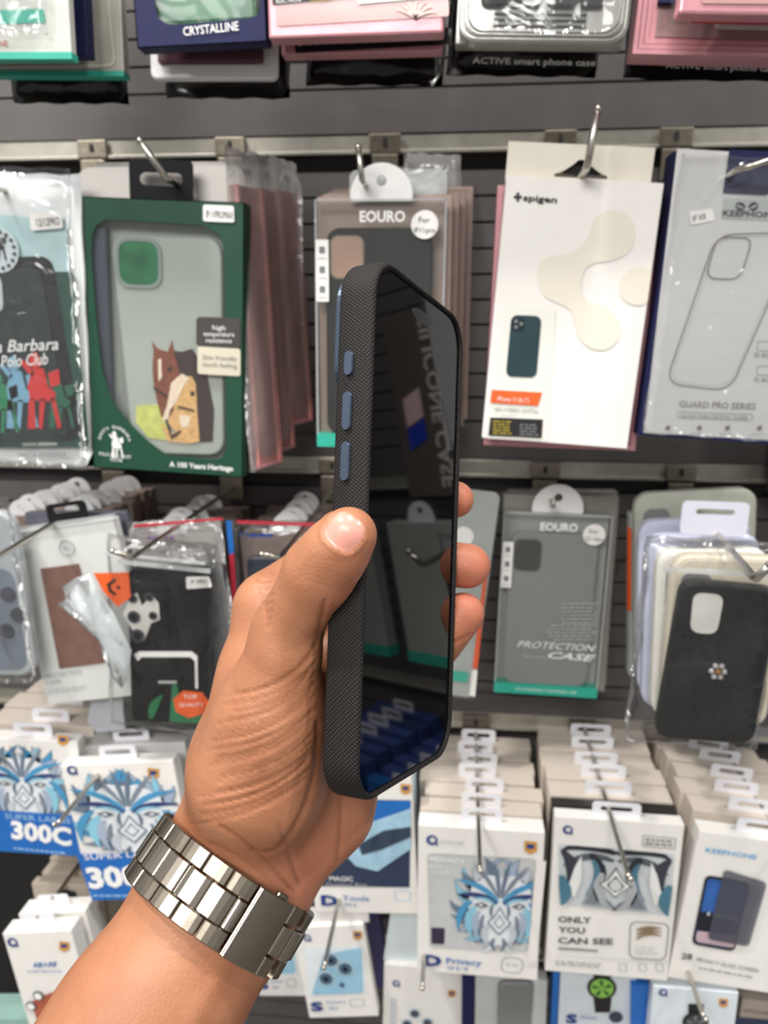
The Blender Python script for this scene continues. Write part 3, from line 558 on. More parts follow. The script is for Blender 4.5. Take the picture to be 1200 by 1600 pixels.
# --- white box with line drawing of a case, navy flanks
P = Pkg('phone_case_box', 'white and navy case box with a slanted phone outline, cut by the right picture edge', 'phone case box', None, [(1052, 236), (1300, 247), (1250, 697), (1002, 680)], -0.15)
b = MB(); b.box(P.x0, P.x1, 0, 0.016, 0, P.h, NAVY, 0.0006); b.build('carton', P.root)
SIL = mat('silver white print', (214, 214, 214), 0.3, 0.15, 0.04, scale=8); b = MB(); P.flat(b, P.q([(1058, 232), (1140, 237), (1140, 264), (1135, 285), (1297, 292), (1250, 690), (1006, 676)]), SIL, 0.0004)
P.flat(b, P.q([(1130, 310), (1296, 318), (1293, 348), (1127, 342)]), mat('grey brand panel', (176, 182, 180), 0.4), 0.0009); P.text(b, 'KEEPHONE', (1129, 337), (1215, 341), 9, INK, 0.0014, 0, 0.02)
for s in (-1, 1): P.flat(b, P.q(strand((1166+s*3, 325), (1166+s*8, 316), (1166+s*17, 319), 4, 1)), INK, 0.0014); P.flat(b, P.q(strand((1166+s*5, 327), (1166+s*14, 330), (1166+s*18, 320), 4, 0.5)), INK, 0.0014)
OL = mat('dark grey outline print', (116, 112, 110), 0.4)
def outline(P, b, c, r, wd, m, off):
    O = P.Q(c, r); I = inset(O, wd) if True else O
    a = sum(O[i][0]*O[(i+1) % len(O)][1]-O[(i+1) % len(O)][0]*O[i][1] for i in range(len(O)))
    if a < 0: I = inset(O, -wd)
    b.ring(O, I, -off, -off+0.0001, m)
outline(P, b, [(1118, 366), (1250, 362), (1140, 612), (1038, 600)], 0.011, 0.0007, OL, 0.0010); outline(P, b, [(1122, 371), (1244, 367), (1137, 606), (1044, 596)], 0.010, 0.0003, LGREY, 0.0010); outline(P, b, [(1119, 369), (1177, 371), (1156, 438), (1100, 436)], 0.007, 0.0008, OL, 0.0012)
P.text(b, 'GUARD PRO SERIES', (1061, 636), (1180, 640), 10, OL, 0.001, 0, 0.005); outline(P, b, [(1058, 643), (1176, 647), (1175, 657), (1057, 653)], 0.002, 0.0003, OL, 0.001); P.text(b, 'ULTRA-THIN CRYSTAL CLEAR', (1064, 652), (1168, 655), 5, GREY, 0.001)
for x in (1043, 1092, 1136, 1186): P.flat(b, P.q([(x-3, 666), (x+4, 664), (x+3, 672), (x-4, 672)]), OL, 0.001); lines(P, b, x-14, 676, x+14, 1, 4, LGREY, 2, 0.001)
for y, t in ((533, '0.03'), (571, '0.65')): outline(P, b, [(1183, y), (1206, y+1), (1204, y+16), (1181, y+15)], 0.001, 0.0003, OL, 0.001); P.text(b, t, (1178, y+25), (1204, y+26), 7, OL, 0.001)
b.build('front_print', P.root); sticker(P, P.root, [(1076, 331), (1113, 326), (1116, 345), (1079, 352)], 'IP XR', (1083, 346), (1104, 342), 9)
b = MB(); cx, cz = P.L(1175, 264); euro(b, cx, P.h-0.024, 0.032, 0.026, -0.0012, -0.0008, NAVY, hz=cz, r=0.001, hole=(0.020, 0.004)); b.build('hang_tab', P.root)
b = MB(); pillow(b, P.x0+0.002, P.x1, 0.002, P.h-0.002, -0.0030, -0.0022, BAG, 44, 0.0008); b.build('clear_sleeve', P.root)
Q_ = Pkg('phone_case_box', 'navy case box showing as a dark edge behind the white and navy box', 'phone case box', None, [(1044, 236), (1290, 247), (1240, 690), (998, 672)], -0.13)
b = MB(); b.box(Q_.x0, Q_.x1, 0, 0.02, 0, Q_.h, NAVY, 0.0006); b.build('carton', Q_.root)

# ================================================================== ROW 0 (bottoms of the packs above)
def plain(name, lab, cat, c, Y, depth, m, parts=(), group=None, bev=0.0008):
    P = Pkg(name, lab, cat, group, c, Y); b = MB(); b.box(P.x0, P.x1, 0, depth, 0, P.h, m, bev); b.build('carton', P.root); return P
P = Pkg('phone_case_box', 'clear case box with a teal bottom band at the upper left picture corner', 'phone case box', None, [(-160, -320), (88, -320), (112, 88), (-110, 95)], -0.20)
b = MB(); b.box(P.x0, P.x1, 0, 0.007, 0, P.h, mat('silvery sleeve face', (196, 198, 190), 0.25, var=0.08, bump=0.3), 0.001); b.build('carton', P.root); b = MB(); b.box(P.x0-.0003, P.x1+.0003, -0.0006, 0.0076, -0.0004, 0.0035, TEAL); P.flat(b, P.Q([(-60, 18), (68, 14), (72, 36), (-60, 40)], 0.001), TEAL, 0.0006)
P.text(b, 'IPHONE', (-26, 73), (12, 72), 8, mat('red ink', (170, 50, 44), 0.5), 0.001); b.build('front_print', P.root)
b = MB(); pillow(b, P.x0+0.004, P.x1-0.012, 0.012, P.h, -0.006, -0.001, BAG, 51, 0.002); b.build('clear_sleeve', P.root)
P = plain('phone_case_box', 'navy case box edge in the upper left, beside the teal banded box', 'phone case box', [(-140, -320), (110, -320), (143, 84), (-100, 92)], -0.178, 0.010, NAVY)
P = Pkg('phone_case_box', 'beige clear-fronted case box with teal foot, behind the navy edge in the upper left', 'phone case box', None, [(-120, -290), (165, -290), (205, 115), (-80, 120)], -0.155)
b = MB(); b.box(P.x0, P.x1, 0, 0.009, 0, P.h, mat('beige grey sleeve face', (180, 178, 166), 0.3, var=0.06), 0.001); b.build('carton', P.root); b = MB(); b.box(P.x0, P.x1, -0.0005, 0.0095, -0.0004, 0.0028, TEAL); outline(P, b, [(-60, -200), (150, -200), (182, 104), (-40, 108)], 0.005, 0.0012, mat('pale seam', (214, 212, 204), 0.3), 0.0008); P.text(b, 'IPHONE', (60, 98), (104, 95), 6, mat('red ink', (170, 50, 44), 0.5), 0.001); b.build('front_print', P.root)
SH = mat('glossy black bag film', (22, 22, 23), 0.18, var=0.3, bump=1.0, scale=55)
def black_bag(lab, c, Y, txt=None, a=None, bb=None, seed=1):
    P = Pkg('phone_case_pouch', lab, 'phone case pack', 'black bags at the top of the picture', c, Y); b = MB(); pillow(b, P.x0, P.x1, 0, P.h, -0.002, 0.007, SH, seed, 0.004); b.build('pouch', P.root)
    if txt: b = MB(); P.text(b, txt, a, bb, 9, PRINTW, 0.0055, 0, 0.015); b.build('lettering', P.root)
    return P
black_bag('black glossy bag bottom hanging lowest in the upper left', [(-20, -280), (170, -280), (208, 158), (22, 162)], -0.13, seed=2)
P = Pkg('phone_case_box', 'navy window box lettered CRYSTALLINE at the top', 'phone case box', None, [(170, -330), (392, -345), (424, 62), (227, 76)], -0.20)
b = MB(); holed_front(P, b, [(200, -260), (370, -270), (392, -30), (408, 8), (404, 22), (392, 28), (290, 38), (262, 38), (247, 28), (240, 0), (215, -150)], NAVY, 0, 0.0006)
for bx in ((P.x0, P.x1, 0.0114, 0.012, 0, P.h), (P.x0, P.x0+0.0006, 0, 0.012, 0, P.h), (P.x1-0.0006, P.x1, 0, 0.012, 0, P.h), (P.x0, P.x1, 0, 0.012, 0, 0.0006)): b.box(*bx, NAVY)
b.build('carton', P.root); b = MB(); b.box(P.x0+0.006, P.x1-0.006, 0.004, 0.011, 0.012, P.h-0.02, mat('green marbled case', (36, 104, 66), 0.3, var=0.4, scale=26), 0.003); b.box(-0.012, 0.012, 0.0035, 0.005, 0.028, 0.04, mat('pale green label', (206, 222, 200), 0.4)); b.build('phone_case', P.root)
b = MB(); b.prism(P.q([(200, -260), (370, -270), (392, -30), (408, 8), (404, 22), (392, 28), (290, 38), (262, 38), (247, 28), (240, 0), (215, -150)]), 0.0008, 0.0012, film('thin window film', (232, 236, 234), 0.01, 0.07, 0.1, 0.4, 30)); b.build('window_film', P.root)
b = MB(); P.text(b, 'CRYSTALLINE', (287, 56), (373, 47), 12, PRINTW, 0.001, 0, 0.01); b.build('lettering', P.root)
P = Pkg('phone_case_pouch', 'white framed tray with a maroon case under the CRYSTALLINE box', 'phone case pack', None, [(210, -290), (420, -290), (442, 120), (244, 126)], -0.17)
b = MB(); WT = mat('white moulded tray', (226, 224, 226), 0.35, var=0.03); b.prism(rr(P.x0, P.x1, 0, P.h, 0.004), 0, 0.006, WT, 0.001); b.build('tray', P.root); b = MB(); b.box(P.x0+0.006, P.x1-0.008, -0.003, 0.0, 0.008, P.h-0.01, mat('maroon silicone case', (92, 40, 58), 0.4), 0.002); b.prism(rr(-0.012, 0.012, 0.020, 0.025, 0.0024), -0.0036, -0.003, WT); b.build('phone_case', P.root)
b = MB(); b.box(P.x0+0.003, P.x1-0.003, -0.005, -0.0044, 0.006, P.h, CLEAR); b.build('clear_sleeve', P.root)
black_bag('black glossy bag bottom behind the white maroon tray', [(240, -280), (440, -280), (464, 150), (262, 154)], -0.14, seed=3)
P = Pkg('phone_case_box', 'pink framed case box with a black header at the top centre', 'phone case box', None, [(405, -350), (680, -365), (712, 48), (422, 62)], -0.205)
b = MB(); b.box(P.x0, P.x1, 0, 0.013, 0, P.h, PINK, 0.0015); b.build('carton', P.root); b = MB(); P.flat(b, P.Q([(420, -330), (680, -330), (702, 26), (432, 42)], 0.002), mat('rose window face', (190, 148, 146), 0.15, var=0.1, scale=10), 0.0006); P.flat(b, P.q([(424, -60), (690, -70), (692, -14), (426, 8)]), INK, 0.0012); P.flat(b, P.q([(560, -12), (698, -20), (700, -4), (560, 8)]), STICK, 0.0014)
for i in range(7): a = math.radians(200+i*25); P.flat(b, P.q(strand((650, 30), (650+18*math.cos(a)-4, 20+14*math.sin(a)), (650+34*math.cos(a), 26+24*math.sin(a)), 3, 0.8)), mat('pale flower line', (222, 196, 190), 0.4), 0.0016)
P.text(b, 'ELECTRON', (432, 5), (470, 3), 6, PRINTW, 0.0018); P.text(b, 'PROTECTION', (432, -4), (480, -6), 6, PRINTW, 0.0018); P.text(b, 'LUXURY', (486, 3), (522, 1), 8, mat('yellow ink', (190, 170, 60), 0.5), 0.0018, 0.3)
b.build('front_print', P.root); b = MB(); b.tube([(-0.012, -0.003, 0.033), (0.02, -0.003, 0.031), (0.045, -0.003, 0.033)], 0.0012, mat('rose gold trim', (190, 140, 96), 0.25, 0.9)); b.build('gold_trim', P.root)
P = plain('phone_case_box', 'second pink case box showing below the pink framed box with black header', 'phone case box', [(430, -320), (680, -330), (710, 76), (440, 88)], -0.18, 0.012, PINK, group=None)
b = MB(); P.flat(b, P.q([(460, 60), (705, 46), (706, 70), (462, 84)]), mat('black film strip', (26, 26, 28), 0.2, bump=1.0), 0.001); P.text(b, 'SHOCKPROOF', (466, 72), (540, 66), 8, PRINTW, 0.0016); b.build('front_print', P.root)
black_bag('black glossy bag bottom below the two pink boxes', [(470, -300), (690, -300), (712, 128), (487, 134)], -0.15, seed=4)
# clear tray stack with a black case
P = Pkg('phone_case_pouch', 'clear tray pack with a black case, silver corners, top right of centre', 'phone case pack', None, [(715, -350), (995, -345), (1008, 62), (738, 66)], -0.20)
b = MB(); SV = mat('silver grey tray rim', (190, 190, 184), 0.2, 0.4, 0.08, 0.3, 60)
b.prism(rr(P.x0, P.x1, 0, P.h, 0.010), 0.002, 0.012, SV, 0.001)
for k in range(5): O = rr(P.x0+0.0012*k, P.x1-0.0012*k, 0.0012*k+0.0003, P.h, 0.010); I = rr(P.x0+0.0012*k+0.0007, P.x1-0.0012*k-0.0007, 0.0012*k+0.001, P.h-0.001, 0.0095); b.ring(O, I, 0.0008, 0.0022, SV if k % 2 else mat('dark rim line', (110, 108, 104), 0.3))
b.build('tray', P.root); b = MB(); b.prism(rr(P.x0+0.012, P.x1-0.014, 0.018, P.h, 0.004), -0.002, 0.002, mat('matte black case', (34, 32, 32), 0.4), 0.0006)
for k in range(3): b.box(P.x0+0.02, P.x1-0.024, -0.0004, 0.0018, 0.0085+k*0.003, 0.0095+k*0.003, GREY)
b.build('phone_case', P.root); b = MB(); pillow(b, P.x0+0.004, P.x1-0.004, 0.003, P.h, -0.0065, -0.003, BAG, 61, 0.003); b.build('clear_sleeve', P.root)
P = plain('phone_case_box', 'pale card edge below the clear tray with silver corners', 'phone case box', [(712, -330), (985, -330), (1000, 68), (730, 70)], -0.178, 0.012, SV)
black_bag('black bag lettered with case words below the silver cornered tray', [(700, -310), (945, -310), (958, 116), (716, 116)], -0.155, 'ACTIVE smart phone case', (738, 99), (930, 103), 5)
# pink stack at the right
P = Pkg('phone_case_box', 'pink framed case box at the upper right picture corner', 'phone case box', None, [(1085, -380), (1330, -380), (1330, 22), (1085, 20)], -0.225)
b = MB(); b.box(P.x0, P.x1, 0, 0.012, 0, P.h, PINK, 0.0015); b.build('carton', P.root); b = MB(); P.flat(b, P.Q([(1096, -300), (1320, -300), (1320, 8), (1096, 6)], 0.001), mat('rose window face', (190, 148, 146), 0.15, var=0.1), 0.0006); b.build('window_film', P.root)
P = Pkg('phone_case_pouch', 'red and clear bagged pack under the corner pink box', 'phone case pack', None, [(1070, -360), (1330, -360), (1330, 40), (1074, 36)], -0.208)
b = MB(); b.box(P.x0+0.012, P.x1, 0, 0.008, 0.003, P.h, mat('bright red card', (206, 30, 44), 0.35), 0.001); b.build('carton', P.root); b = MB(); pillow(b, P.x0, P.x1, 0, P.h, -0.003, 0.011, BAG, 71, 0.002); b.build('clear_sleeve', P.root)
P = Pkg('phone_case_box', 'wide pink case box with a stepped frame in the upper right', 'phone case box', None, [(1005, -350), (1330, -350), (1330, 88), (1020, 82)], -0.195)
b = MB(); b.box(P.x0, P.x1, 0.004, 0.02, 0, P.h, PINK, 0.001)
for k in range(3): O = rr(P.x0+0.003*k, P.x1-0.003*k, 0.003*k, P.h-0.003*k, 0.0006); I = rr(P.x0+0.003*k+0.0024, P.x1-0.003*k-0.0024, 0.003*k+0.0024, P.h-0.003*k-0.0024, 0.0006); b.ring(O, I, 0.001*k, 0.0042, PINK)
b.build('carton', P.root); b = MB(); b.box(P.x0+0.012, P.x1-0.01, 0.0032, 0.0045, 0.01, P.h-0.01, mat('rose grey case face', (150, 122, 122), 0.25)); b.prism(rr(P.x0+0.045, P.x0+0.09, 0.0145, 0.019, 0.002), 0.0022, 0.003, WT); b.build('phone_case', P.root)
b = MB(); b.box(P.x0+0.011, P.x0+0.020, -0.001, 0.003, 0.026, P.h, NAVY); b.build('navy_strip', P.root)
black_bag('black bag lettered with case words at the right edge under the pink boxes', [(990, -320), (1330, -320), (1330, 124), (1003, 120)], -0.165, 'ACTIVE smart phone case', (1040, 106), (1215, 112), 6)

# ================================================================== ROW 2
# stacks of small beige cartons with round white tabs
KR = mat('taupe carton', (128, 112, 102), 0.55, var=0.06)
WTAB = mat('white disc tab plastic', (214, 214, 214), 0.35, var=0.03)
for (c, nm, tx) in (([(-15, 808), (95, 806), (105, 1000), (0, 1000)], 'at the left edge', 0.5), ([(62, 806), (170, 802), (185, 1000), (80, 1000)], 'above the leather card box', 0.6), ([(208, 838), (345, 834), (345, 1030), (225, 1030)], 'behind the orange marked bag', 0.47), ([(380, 838), (520, 832), (520, 1030), (390, 1030)], 'behind the blue bordered pouch', 0.5)):
    P = Pkg('phone_case_box', 'taupe carton with a round white tab %s, nearest of its stack' % nm, 'phone case box', 'taupe cartons with round tabs ' + nm, c, -0.118)
    def tb(t): disc_tab(t, P.x0+P.w*tx, P.h-0.0015, 0.0128, 0.005, 0.0062, WTAB, 0.003)
    b = MB(); b.box(P.x0, P.x1, 0, 0.012, 0, P.h, KR, 0.0006); b.build('carton', P.root); t = MB(); tb(t); t.build('hang_tab', P.root)
    stack(P, 6, 0.0155, 0.0125, KR, 'phone_case_box', 'taupe carton with a round white tab %s' % nm, 'phone case box', 'taupe cartons with round tabs ' + nm, tb, 0.002)
# far left translucent cases
P = Pkg('phone_case_pouch', 'clear case in a milky bag at the left edge beside the leather card box', 'phone case pack', None, [(-95, 800), (30, 800), (46, 1056), (-60, 1056)], -0.17)
b = MB(); b.prism(rr(P.x0, P.x1, 0, P.h, 0.014), 0, 0.008, mat('frosted clear case', (176, 182, 186), 0.25, var=0.08), 0.002); pc = b.build('phone_case', P.root)
b = MB(); b.prism(rr(P.x0+0.004, P.x1-0.006, 0.006, P.h-0.045, 0.01), -0.0008, 0, mat('blue grey case back', (120, 130, 142), 0.3)); 
for x, y in ((14, 928), (30, 960), (12, 985)): b.prism(circ(*P.L(x, y), 0.0062, 18), -0.002, -0.001, mat('lens dark', (70, 72, 82), 0.2))
b.build('camera_opening', pc); b = MB(); pillow(b, P.x0-0.004, P.x1+0.002, -0.004, P.h+0.012, -0.006, -0.003, BAG, 81, 0.003); b.build('clear_sleeve', P.root)

# leather card box
P = Pkg('phone_case_box', 'white sleeve box with a brown leather panel, hung by a black tab', 'phone case box', None, [(14, 832), (192, 812), (228, 1082), (66, 1104)], -0.15)
b = MB(); b.box(P.x0, P.x1, 0, 0.011, 0, P.h, mat('grey white sleeve card', (236, 237, 234), 0.45, var=0.02), 0.0008); b.build('carton', P.root)
b = MB(); P.flat(b, P.q([(64, 888), (124, 880), (165, 1035), (94, 1044)]), mat('brown leather', (130, 90, 76), 0.55, var=0.22, bump=0.5, scale=90), 0.0012); b.build('leather_panel', P.root)
b = MB(); c0 = P.L(105, 856); b.ring(circ(*c0, 0.0065, 24), circ(*c0, 0.0055, 24), -0.0008, -0.0006, LGREY); P.text(b, 'MO', (99, 861), (111, 860), 7, LGREY, 0.0008); P.text(b, 'PROTECTIVE', (70, 1061), (128, 1053), 7, LGREY, 0.0008); P.text(b, 'CASE', (72, 1070), (96, 1067), 6, LGREY, 0.0008); lines(P, b, 74, 1078, 140, 2, 4.5, LGREY, 1.5, 0.0008, slope=-0.13); b.build('front_print', P.root)
b = MB(); cx, cz = P.L(99, 798); euro(b, cx, P.L(99, 822)[1], 0.033, 0.0175, 0.004, 0.0055, BLACK, hz=cz, r=0.004, hole=(0.022, 0.005)); b.build('hang_tab', P.root)
b = MB(); b.box(P.x0-0.003, P.x1+0.003, -0.0022, -0.0017, -0.003, P.h+0.004, CLEAR); b.box(P.x0-0.003, P.x1+0.003, -0.003, 0.001, P.h, P.h+0.004, MILKY); b.build('clear_sleeve', P.root)
Q_ = Pkg('phone_case_box', 'iridescent silver pack behind the leather panel box', 'phone case box', None, [(45, 800), (205, 800), (215, 1000), (60, 1000)], -0.13)
b = MB(); b.box(Q_.x0, Q_.x1, 0, 0.008, 0, Q_.h, mat('silver violet card', (120, 122, 134), 0.3, 0.4, 0.1), 0.001); b.build('carton', Q_.root); b = MB(); b.box(Q_.x0+0.03, Q_.x1-0.01, -0.0008, 0, Q_.h-0.008, Q_.h-0.004, mat('teal shimmer strip', (70, 130, 150), 0.25, 0.5, 0.4, scale=90)); b.build('shimmer_strip', Q_.root)

# black case in a clear zip bag, orange corner
P = Pkg('phone_case_pouch', 'clear zip bag with a black case, orange corner label and orange hexagon seal', 'phone case pack', None, [(140, 832), (346, 862), (322, 1140), (192, 1132)], -0.172)
P2 = P; b = MB(); b.prism(P.Q([(200, 888), (328, 888), (330, 1128), (206, 1128)], 0.006, -0.002), 0.001, 0.009, mat('matte black box', (22, 22, 24), 0.6, var=0.15, spec=0.15), 0.001); pc = b.build('phone_case', P.root)
b = MB(); P.flat(b, P.q([(214, 926), (222, 946), (238, 930), (248, 942), (250, 968), (236, 974), (226, 1000), (216, 1004), (204, 978), (192, 960), (200, 940)]), mat('pale camera cross', (214, 212, 206), 0.4), 0.0002)
for x, y, r in ((210, 963, 12), (240, 961, 8), (234, 932, 8), (216, 992, 13), (208, 934, 9)): c0 = P.L(x, y); P.flat(b, circ(*c0, r*0.00042, 18), mat('lens dark', (70, 72, 82), 0.2), 0.0016); P.flat(b, circ(*c0, r*0.00026, 14), BLACK, 0.002)
b.build('camera_opening', pc)
b = MB(); P.flat(b, P.q([(210, 1022), (218, 1017), (300, 1017), (309, 1024), (310, 1075), (306, 1075), (305, 1032), (298, 1026), (222, 1026), (216, 1032)]), STICK, 0.001); P.flat(b, P.q([(248, 1063), (277, 1063), (277, 1067), (248, 1067)]), LGREY, 0.001)
GL = mat('leaf green print', (40, 120, 78), 0.45); P.flat(b, P.q(strand((237, 1122), (238, 1098), (256, 1084), 14)), GL, 0.0014); P.flat(b, P.q([(270, 1066), (278, 1070), (282, 1095), (296, 1118), (322, 1114), (322, 1130), (266, 1126)]), GL, 0.0014); b.build('front_print', P.root)
b = MB(); hexa = P.q([(272, 1090), (288, 1077), (318, 1080), (328, 1096), (318, 1114), (296, 1120), (276, 1110)]); P.flat(b, hexa, ORANGE, 0.0022); P.text(b, 'TOP', (287, 1092), (308, 1092), 7, PRINTW, 0.0026); P.text(b, 'QUALITY', (280, 1104), (318, 1104), 6, PRINTW, 0.0026); b.build('seal_sticker', P.root)
b = MB(); P.flat(b, P.q([(148, 894), (203, 893), (206, 932), (186, 947), (163, 922)]), ORANGE, 0.0022)
for x, y in ((172, 912), (181, 905), (187, 916), (174, 921), (181, 926)): c0 = P.L(x, y); P.flat(b, circ(*c0, 0.0014, 10), INK, 0.0027)
for p0, p1 in (((172, 912), (181, 905)), ((172, 912), (174, 921)), ((174, 921), (181, 926))): P.flat(b, P.q(strand(p0, ((p0[0]+p1[0])/2, (p0[1]+p1[1])/2), p1, 3, 2)), INK, 0.0024)
b.build('corner_label', P.root)
sticker(P, P.root, [(292, 900), (328, 899), (333, 916), (293, 919)], 'iP 13PRO', (299, 912), (323, 911), 6, off=0.0022)
b = MB(); pillow(b, P.x0, P.x1, -0.004, P.h+0.002, -0.0065, 0.012, BAG, 91, 0.004, 18, 24); b.box(P.x0+0.012, P.x1-0.002, -0.006, -0.004, P.h-0.018, P.h-0.015, MILKY); b.box(P.x0+0.002, P.x1-0.006, -0.006, -0.004, P.h-0.012, P.h-0.010, MILKY); b.build('zip_bag', P.root)
b = MB(); CW = film('crumpled white film', (224, 232, 234), 0.5, 0.5, 0.15, 1.0, 70)
def sheet(b, P, pts, m, off0, amp, seed):
    """crumpled loose film: triangulated fan with folds"""
    rg = random.Random(seed); L = P.q(pts); cx = sum(p[0] for p in L)/len(L); cz = sum(p[1] for p in L)/len(L); V = [(cx, -off0-amp, cz)]; n = len(L)
    for k in (0.5, 1.0):
        for i, p in enumerate(L): V.append((cx+(p[0]-cx)*k, -off0-(amp*(1 if i % 2 else -0.3)*(1-k*0.5))+rg.uniform(-.001, .001), cz+(p[1]-cz)*k))
    F = [(0, 1+i, 1+(i+1) % n) for i in range(n)]+[(1+i, 1+n+i, 1+n+(i+1) % n, 1+(i+1) % n) for i in range(n)]
    b.add(V+[(v[0], v[1]+0.0006, v[2]) for v in V], F+[tuple(len(V)+i for i in f[::-1]) for f in F]+[(1+n+i, len(V)+1+n+i, len(V)+1+n+(i+1) % n, 1+n+(i+1) % n) for i in range(n)], m, True)
sheet(b, P, [(126, 898), (150, 890), (162, 920), (188, 950), (212, 1010), (208, 1050), (196, 1070), (184, 1050), (176, 1010), (150, 980), (98, 938), (114, 930), (106, 912)], CW, 0.008, 0.005, 5); b.build('folded_film', P.root)
# bag with blue and red edging
P = Pkg('phone_case_pouch', 'clear pouch with a blue and red border, partly behind the hand', 'phone case pack', None, [(356, 812), (560, 818), (560, 1110), (384, 1110)], -0.135)
b = MB(); pillow(b, P.x0, P.x1, 0, P.h, -0.003, 0.012, BAG, 101, 0.002); b.build('pouch', P.root); b = MB(); REDP = mat('red pouch border', (176, 44, 60), 0.4)
P.flat(b, P.q([(355, 812), (364, 812), (368, 862), (360, 864)]), BLUE, 0.004); P.flat(b, P.q([(360, 864), (368, 862), (382, 1100), (374, 1100)]), REDP, 0.004); P.flat(b, P.q([(372, 811), (540, 817), (540, 822), (372, 816)]), REDP, 0.004); P.text(b, '12', (375, 838), (388, 838), 8, DBLUE, 0.004); lines(P, b, 392, 832, 430, 1, 6, DBLUE, 5, 0.004); b.build('border', P.root)
b = MB(); b.prism(P.Q([(384, 872), (520, 872), (520, 1090), (400, 1090)], 0.006), 0.001, 0.009, mat('navy case', (38, 44, 60), 0.35, var=0.2), 0.001); b.box(P.x0+0.016, P.x0+0.06, -0.0005, 0.001, 0.075, 0.085, mat('bright red card', (206, 30, 44), 0.35)); b.build('phone_case', P.root)
P = Pkg('phone_case_pouch', 'clear header bag with a red seam behind the orange marked bag', 'phone case pack', None, [(200, 818), (352, 808), (372, 1110), (240, 1110)], -0.150)
b = MB(); pillow(b, P.x0, P.x1, 0, P.h, -0.002, 0.006, BAG2, 111, 0.002); b.build('pouch', P.root); b = MB(); P.flat(b, P.q([(212, 818), (350, 807), (350, 811), (212, 823)]), REDP, 0.003); lines(P, b, 232, 836, 290, 1, 6, mat('purple ink', (110, 80, 130), 0.5), 5, 0.003); b.build('border', P.root)
b = MB(); b.prism(P.Q([(262, 880), (352, 880), (362, 1090), (280, 1090)], 0.004), 0.001, 0.005, mat('grey black case', (58, 58, 62), 0.35)); b.build('phone_case', P.root)

# pack with an orange stripe behind the fingertips
P = Pkg('phone_case_box', 'clear pack with an orange side stripe behind the fingertips', 'phone case box', None, [(700, 762), (776, 770), (744, 1092), (690, 1084)], -0.085)
b = MB(); b.prism(rr(P.x0, P.x1, 0, P.h, 0.006), 0, 0.003, mat('pale grey pack face', (168, 172, 168), 0.3, var=0.06), 0.0006); b.build('card', P.root); b = MB(); P.flat(b, P.q([(758, 880), (763, 880), (746, 1044), (738, 1044)]), mat('vivid orange stripe', (224, 84, 22), 0.45), 0.001); P.flat(b, P.q([(738, 1046), (746, 1046), (742, 1088), (733, 1086)]), STICK, 0.001); P.flat(b, P.q([(700, 1046), (732, 1050), (730, 1066), (698, 1062)]), TEAL, 0.001); c0 = P.L(724, 838); P.flat(b, circ(*c0, 0.0085, 22), STICK, 0.001); b.build('front_print', P.root)
b = MB(); b.box(P.x0, P.x1, -0.003, -0.0025, 0, P.h, CLEAR); b.build('clear_sleeve', P.root)

# clear protection-case box
E2_ = euro_box([(782, 800), (954, 806), (936, 1091), (777, 1080)], -0.060, 'clear grey case box with teal foot right of the fingers', None, mat('smoke grey inner card', (160, 162, 158), 0.45, var=0.04), mat('smoky clear case', (142, 144, 142), 0.25, var=0.06, scale=10), sz='S21 Ultra', cam_m=mat('dark lens patch', (66, 66, 64), 0.3), dep=0.012)
b = MB(); lines(E2_, b, 862, 942, 932, 6, 6.0, LGREY, 1.6, 0.0012, right=True); lines(E2_, b, 852, 976, 930, 5, 5.4, LGREY, 1.6, 0.0012, right=True); E2_.text(b, 'PROTECTION', (808, 1011), (930, 1018), 11, PRINTW, 0.0012, 0.35); E2_.text(b, 'CASE', (856, 1028), (930, 1034), 11, PRINTW, 0.0012, 0.35, 0.02); E2_.text(b, 'PREMIUM FEEL', (816, 1027), (856, 1030), 4, LGREY, 0.0012); E2_.text(b, 'ECO-FRIENDLY MATERIAL USE', (806, 1078), (900, 1084), 4, PRINTW, 0.0014); b.build('front_print', E2_.root)
for i, (c, Y) in enumerate((([(780, 772), (968, 778), (944, 1080), (782, 1074)], -0.042), ([(790, 768), (962, 768), (950, 1070), (790, 1064)], -0.022))):
    Q_ = Pkg('phone_case_box', ('clear case box directly behind the grey protection case box', 'clear case box against the wall behind the grey protection case box')[i], 'phone case box', 'clear boxes on the short hook', c, Y)
    b = MB(); b.box(Q_.x0, Q_.x1, 0, 0.012, 0, Q_.h, mat('greige pack', (150, 146, 138), 0.35, var=0.06), 0.001); b.build('carton', Q_.root); b = MB(); b.box(Q_.x0-0.001, Q_.x1+0.001, -0.001, 0.013, -0.0005, Q_.h+0.001, CLEAR); b.build('clear_sleeve', Q_.root)

# bundle of clear cases with the black jewelled case in front
P = Pkg('phone_case_pouch', 'black phone case with a jewelled flower in a clear bag at the right', 'phone case pack', None, [(1010, 858), (1236, 866), (1180, 1168), (974, 1150)], -0.20)
b = MB(); b.prism(P.Q([(1068, 908), (1222, 922), (1178, 1166), (1024, 1154)], 0.010, 0), 0.0, 0.0095, mat('soft black rubber case', (26, 27, 28), 0.5, var=0.12, scale=20, spec=0.25), 0.0022); pc = b.build('phone_case', P.root)
b = MB(); b.prism(P.Q([(1084, 926), (1132, 930), (1120, 992), (1078, 988)], 0.006, 0.001), -0.0008, 0.0004, mat('pale camera hole', (216, 214, 208), 0.4)); b.build('camera_opening', pc)
b = MB(); c0 = P.L(1120, 1047); GEM = mat('clear rhinestone', (226, 224, 226), 0.08, 0.6)
for k in range(6):
    a = k*PI/3; bm = bmesh.new(); bmesh.ops.create_icosphere(bm, subdivisions=1, radius=0.0022); b.bm(bm, GEM, Matrix.Translation((c0[0]+0.0042*math.cos(a), -0.0022, c0[1]+0.0045*math.sin(a))))
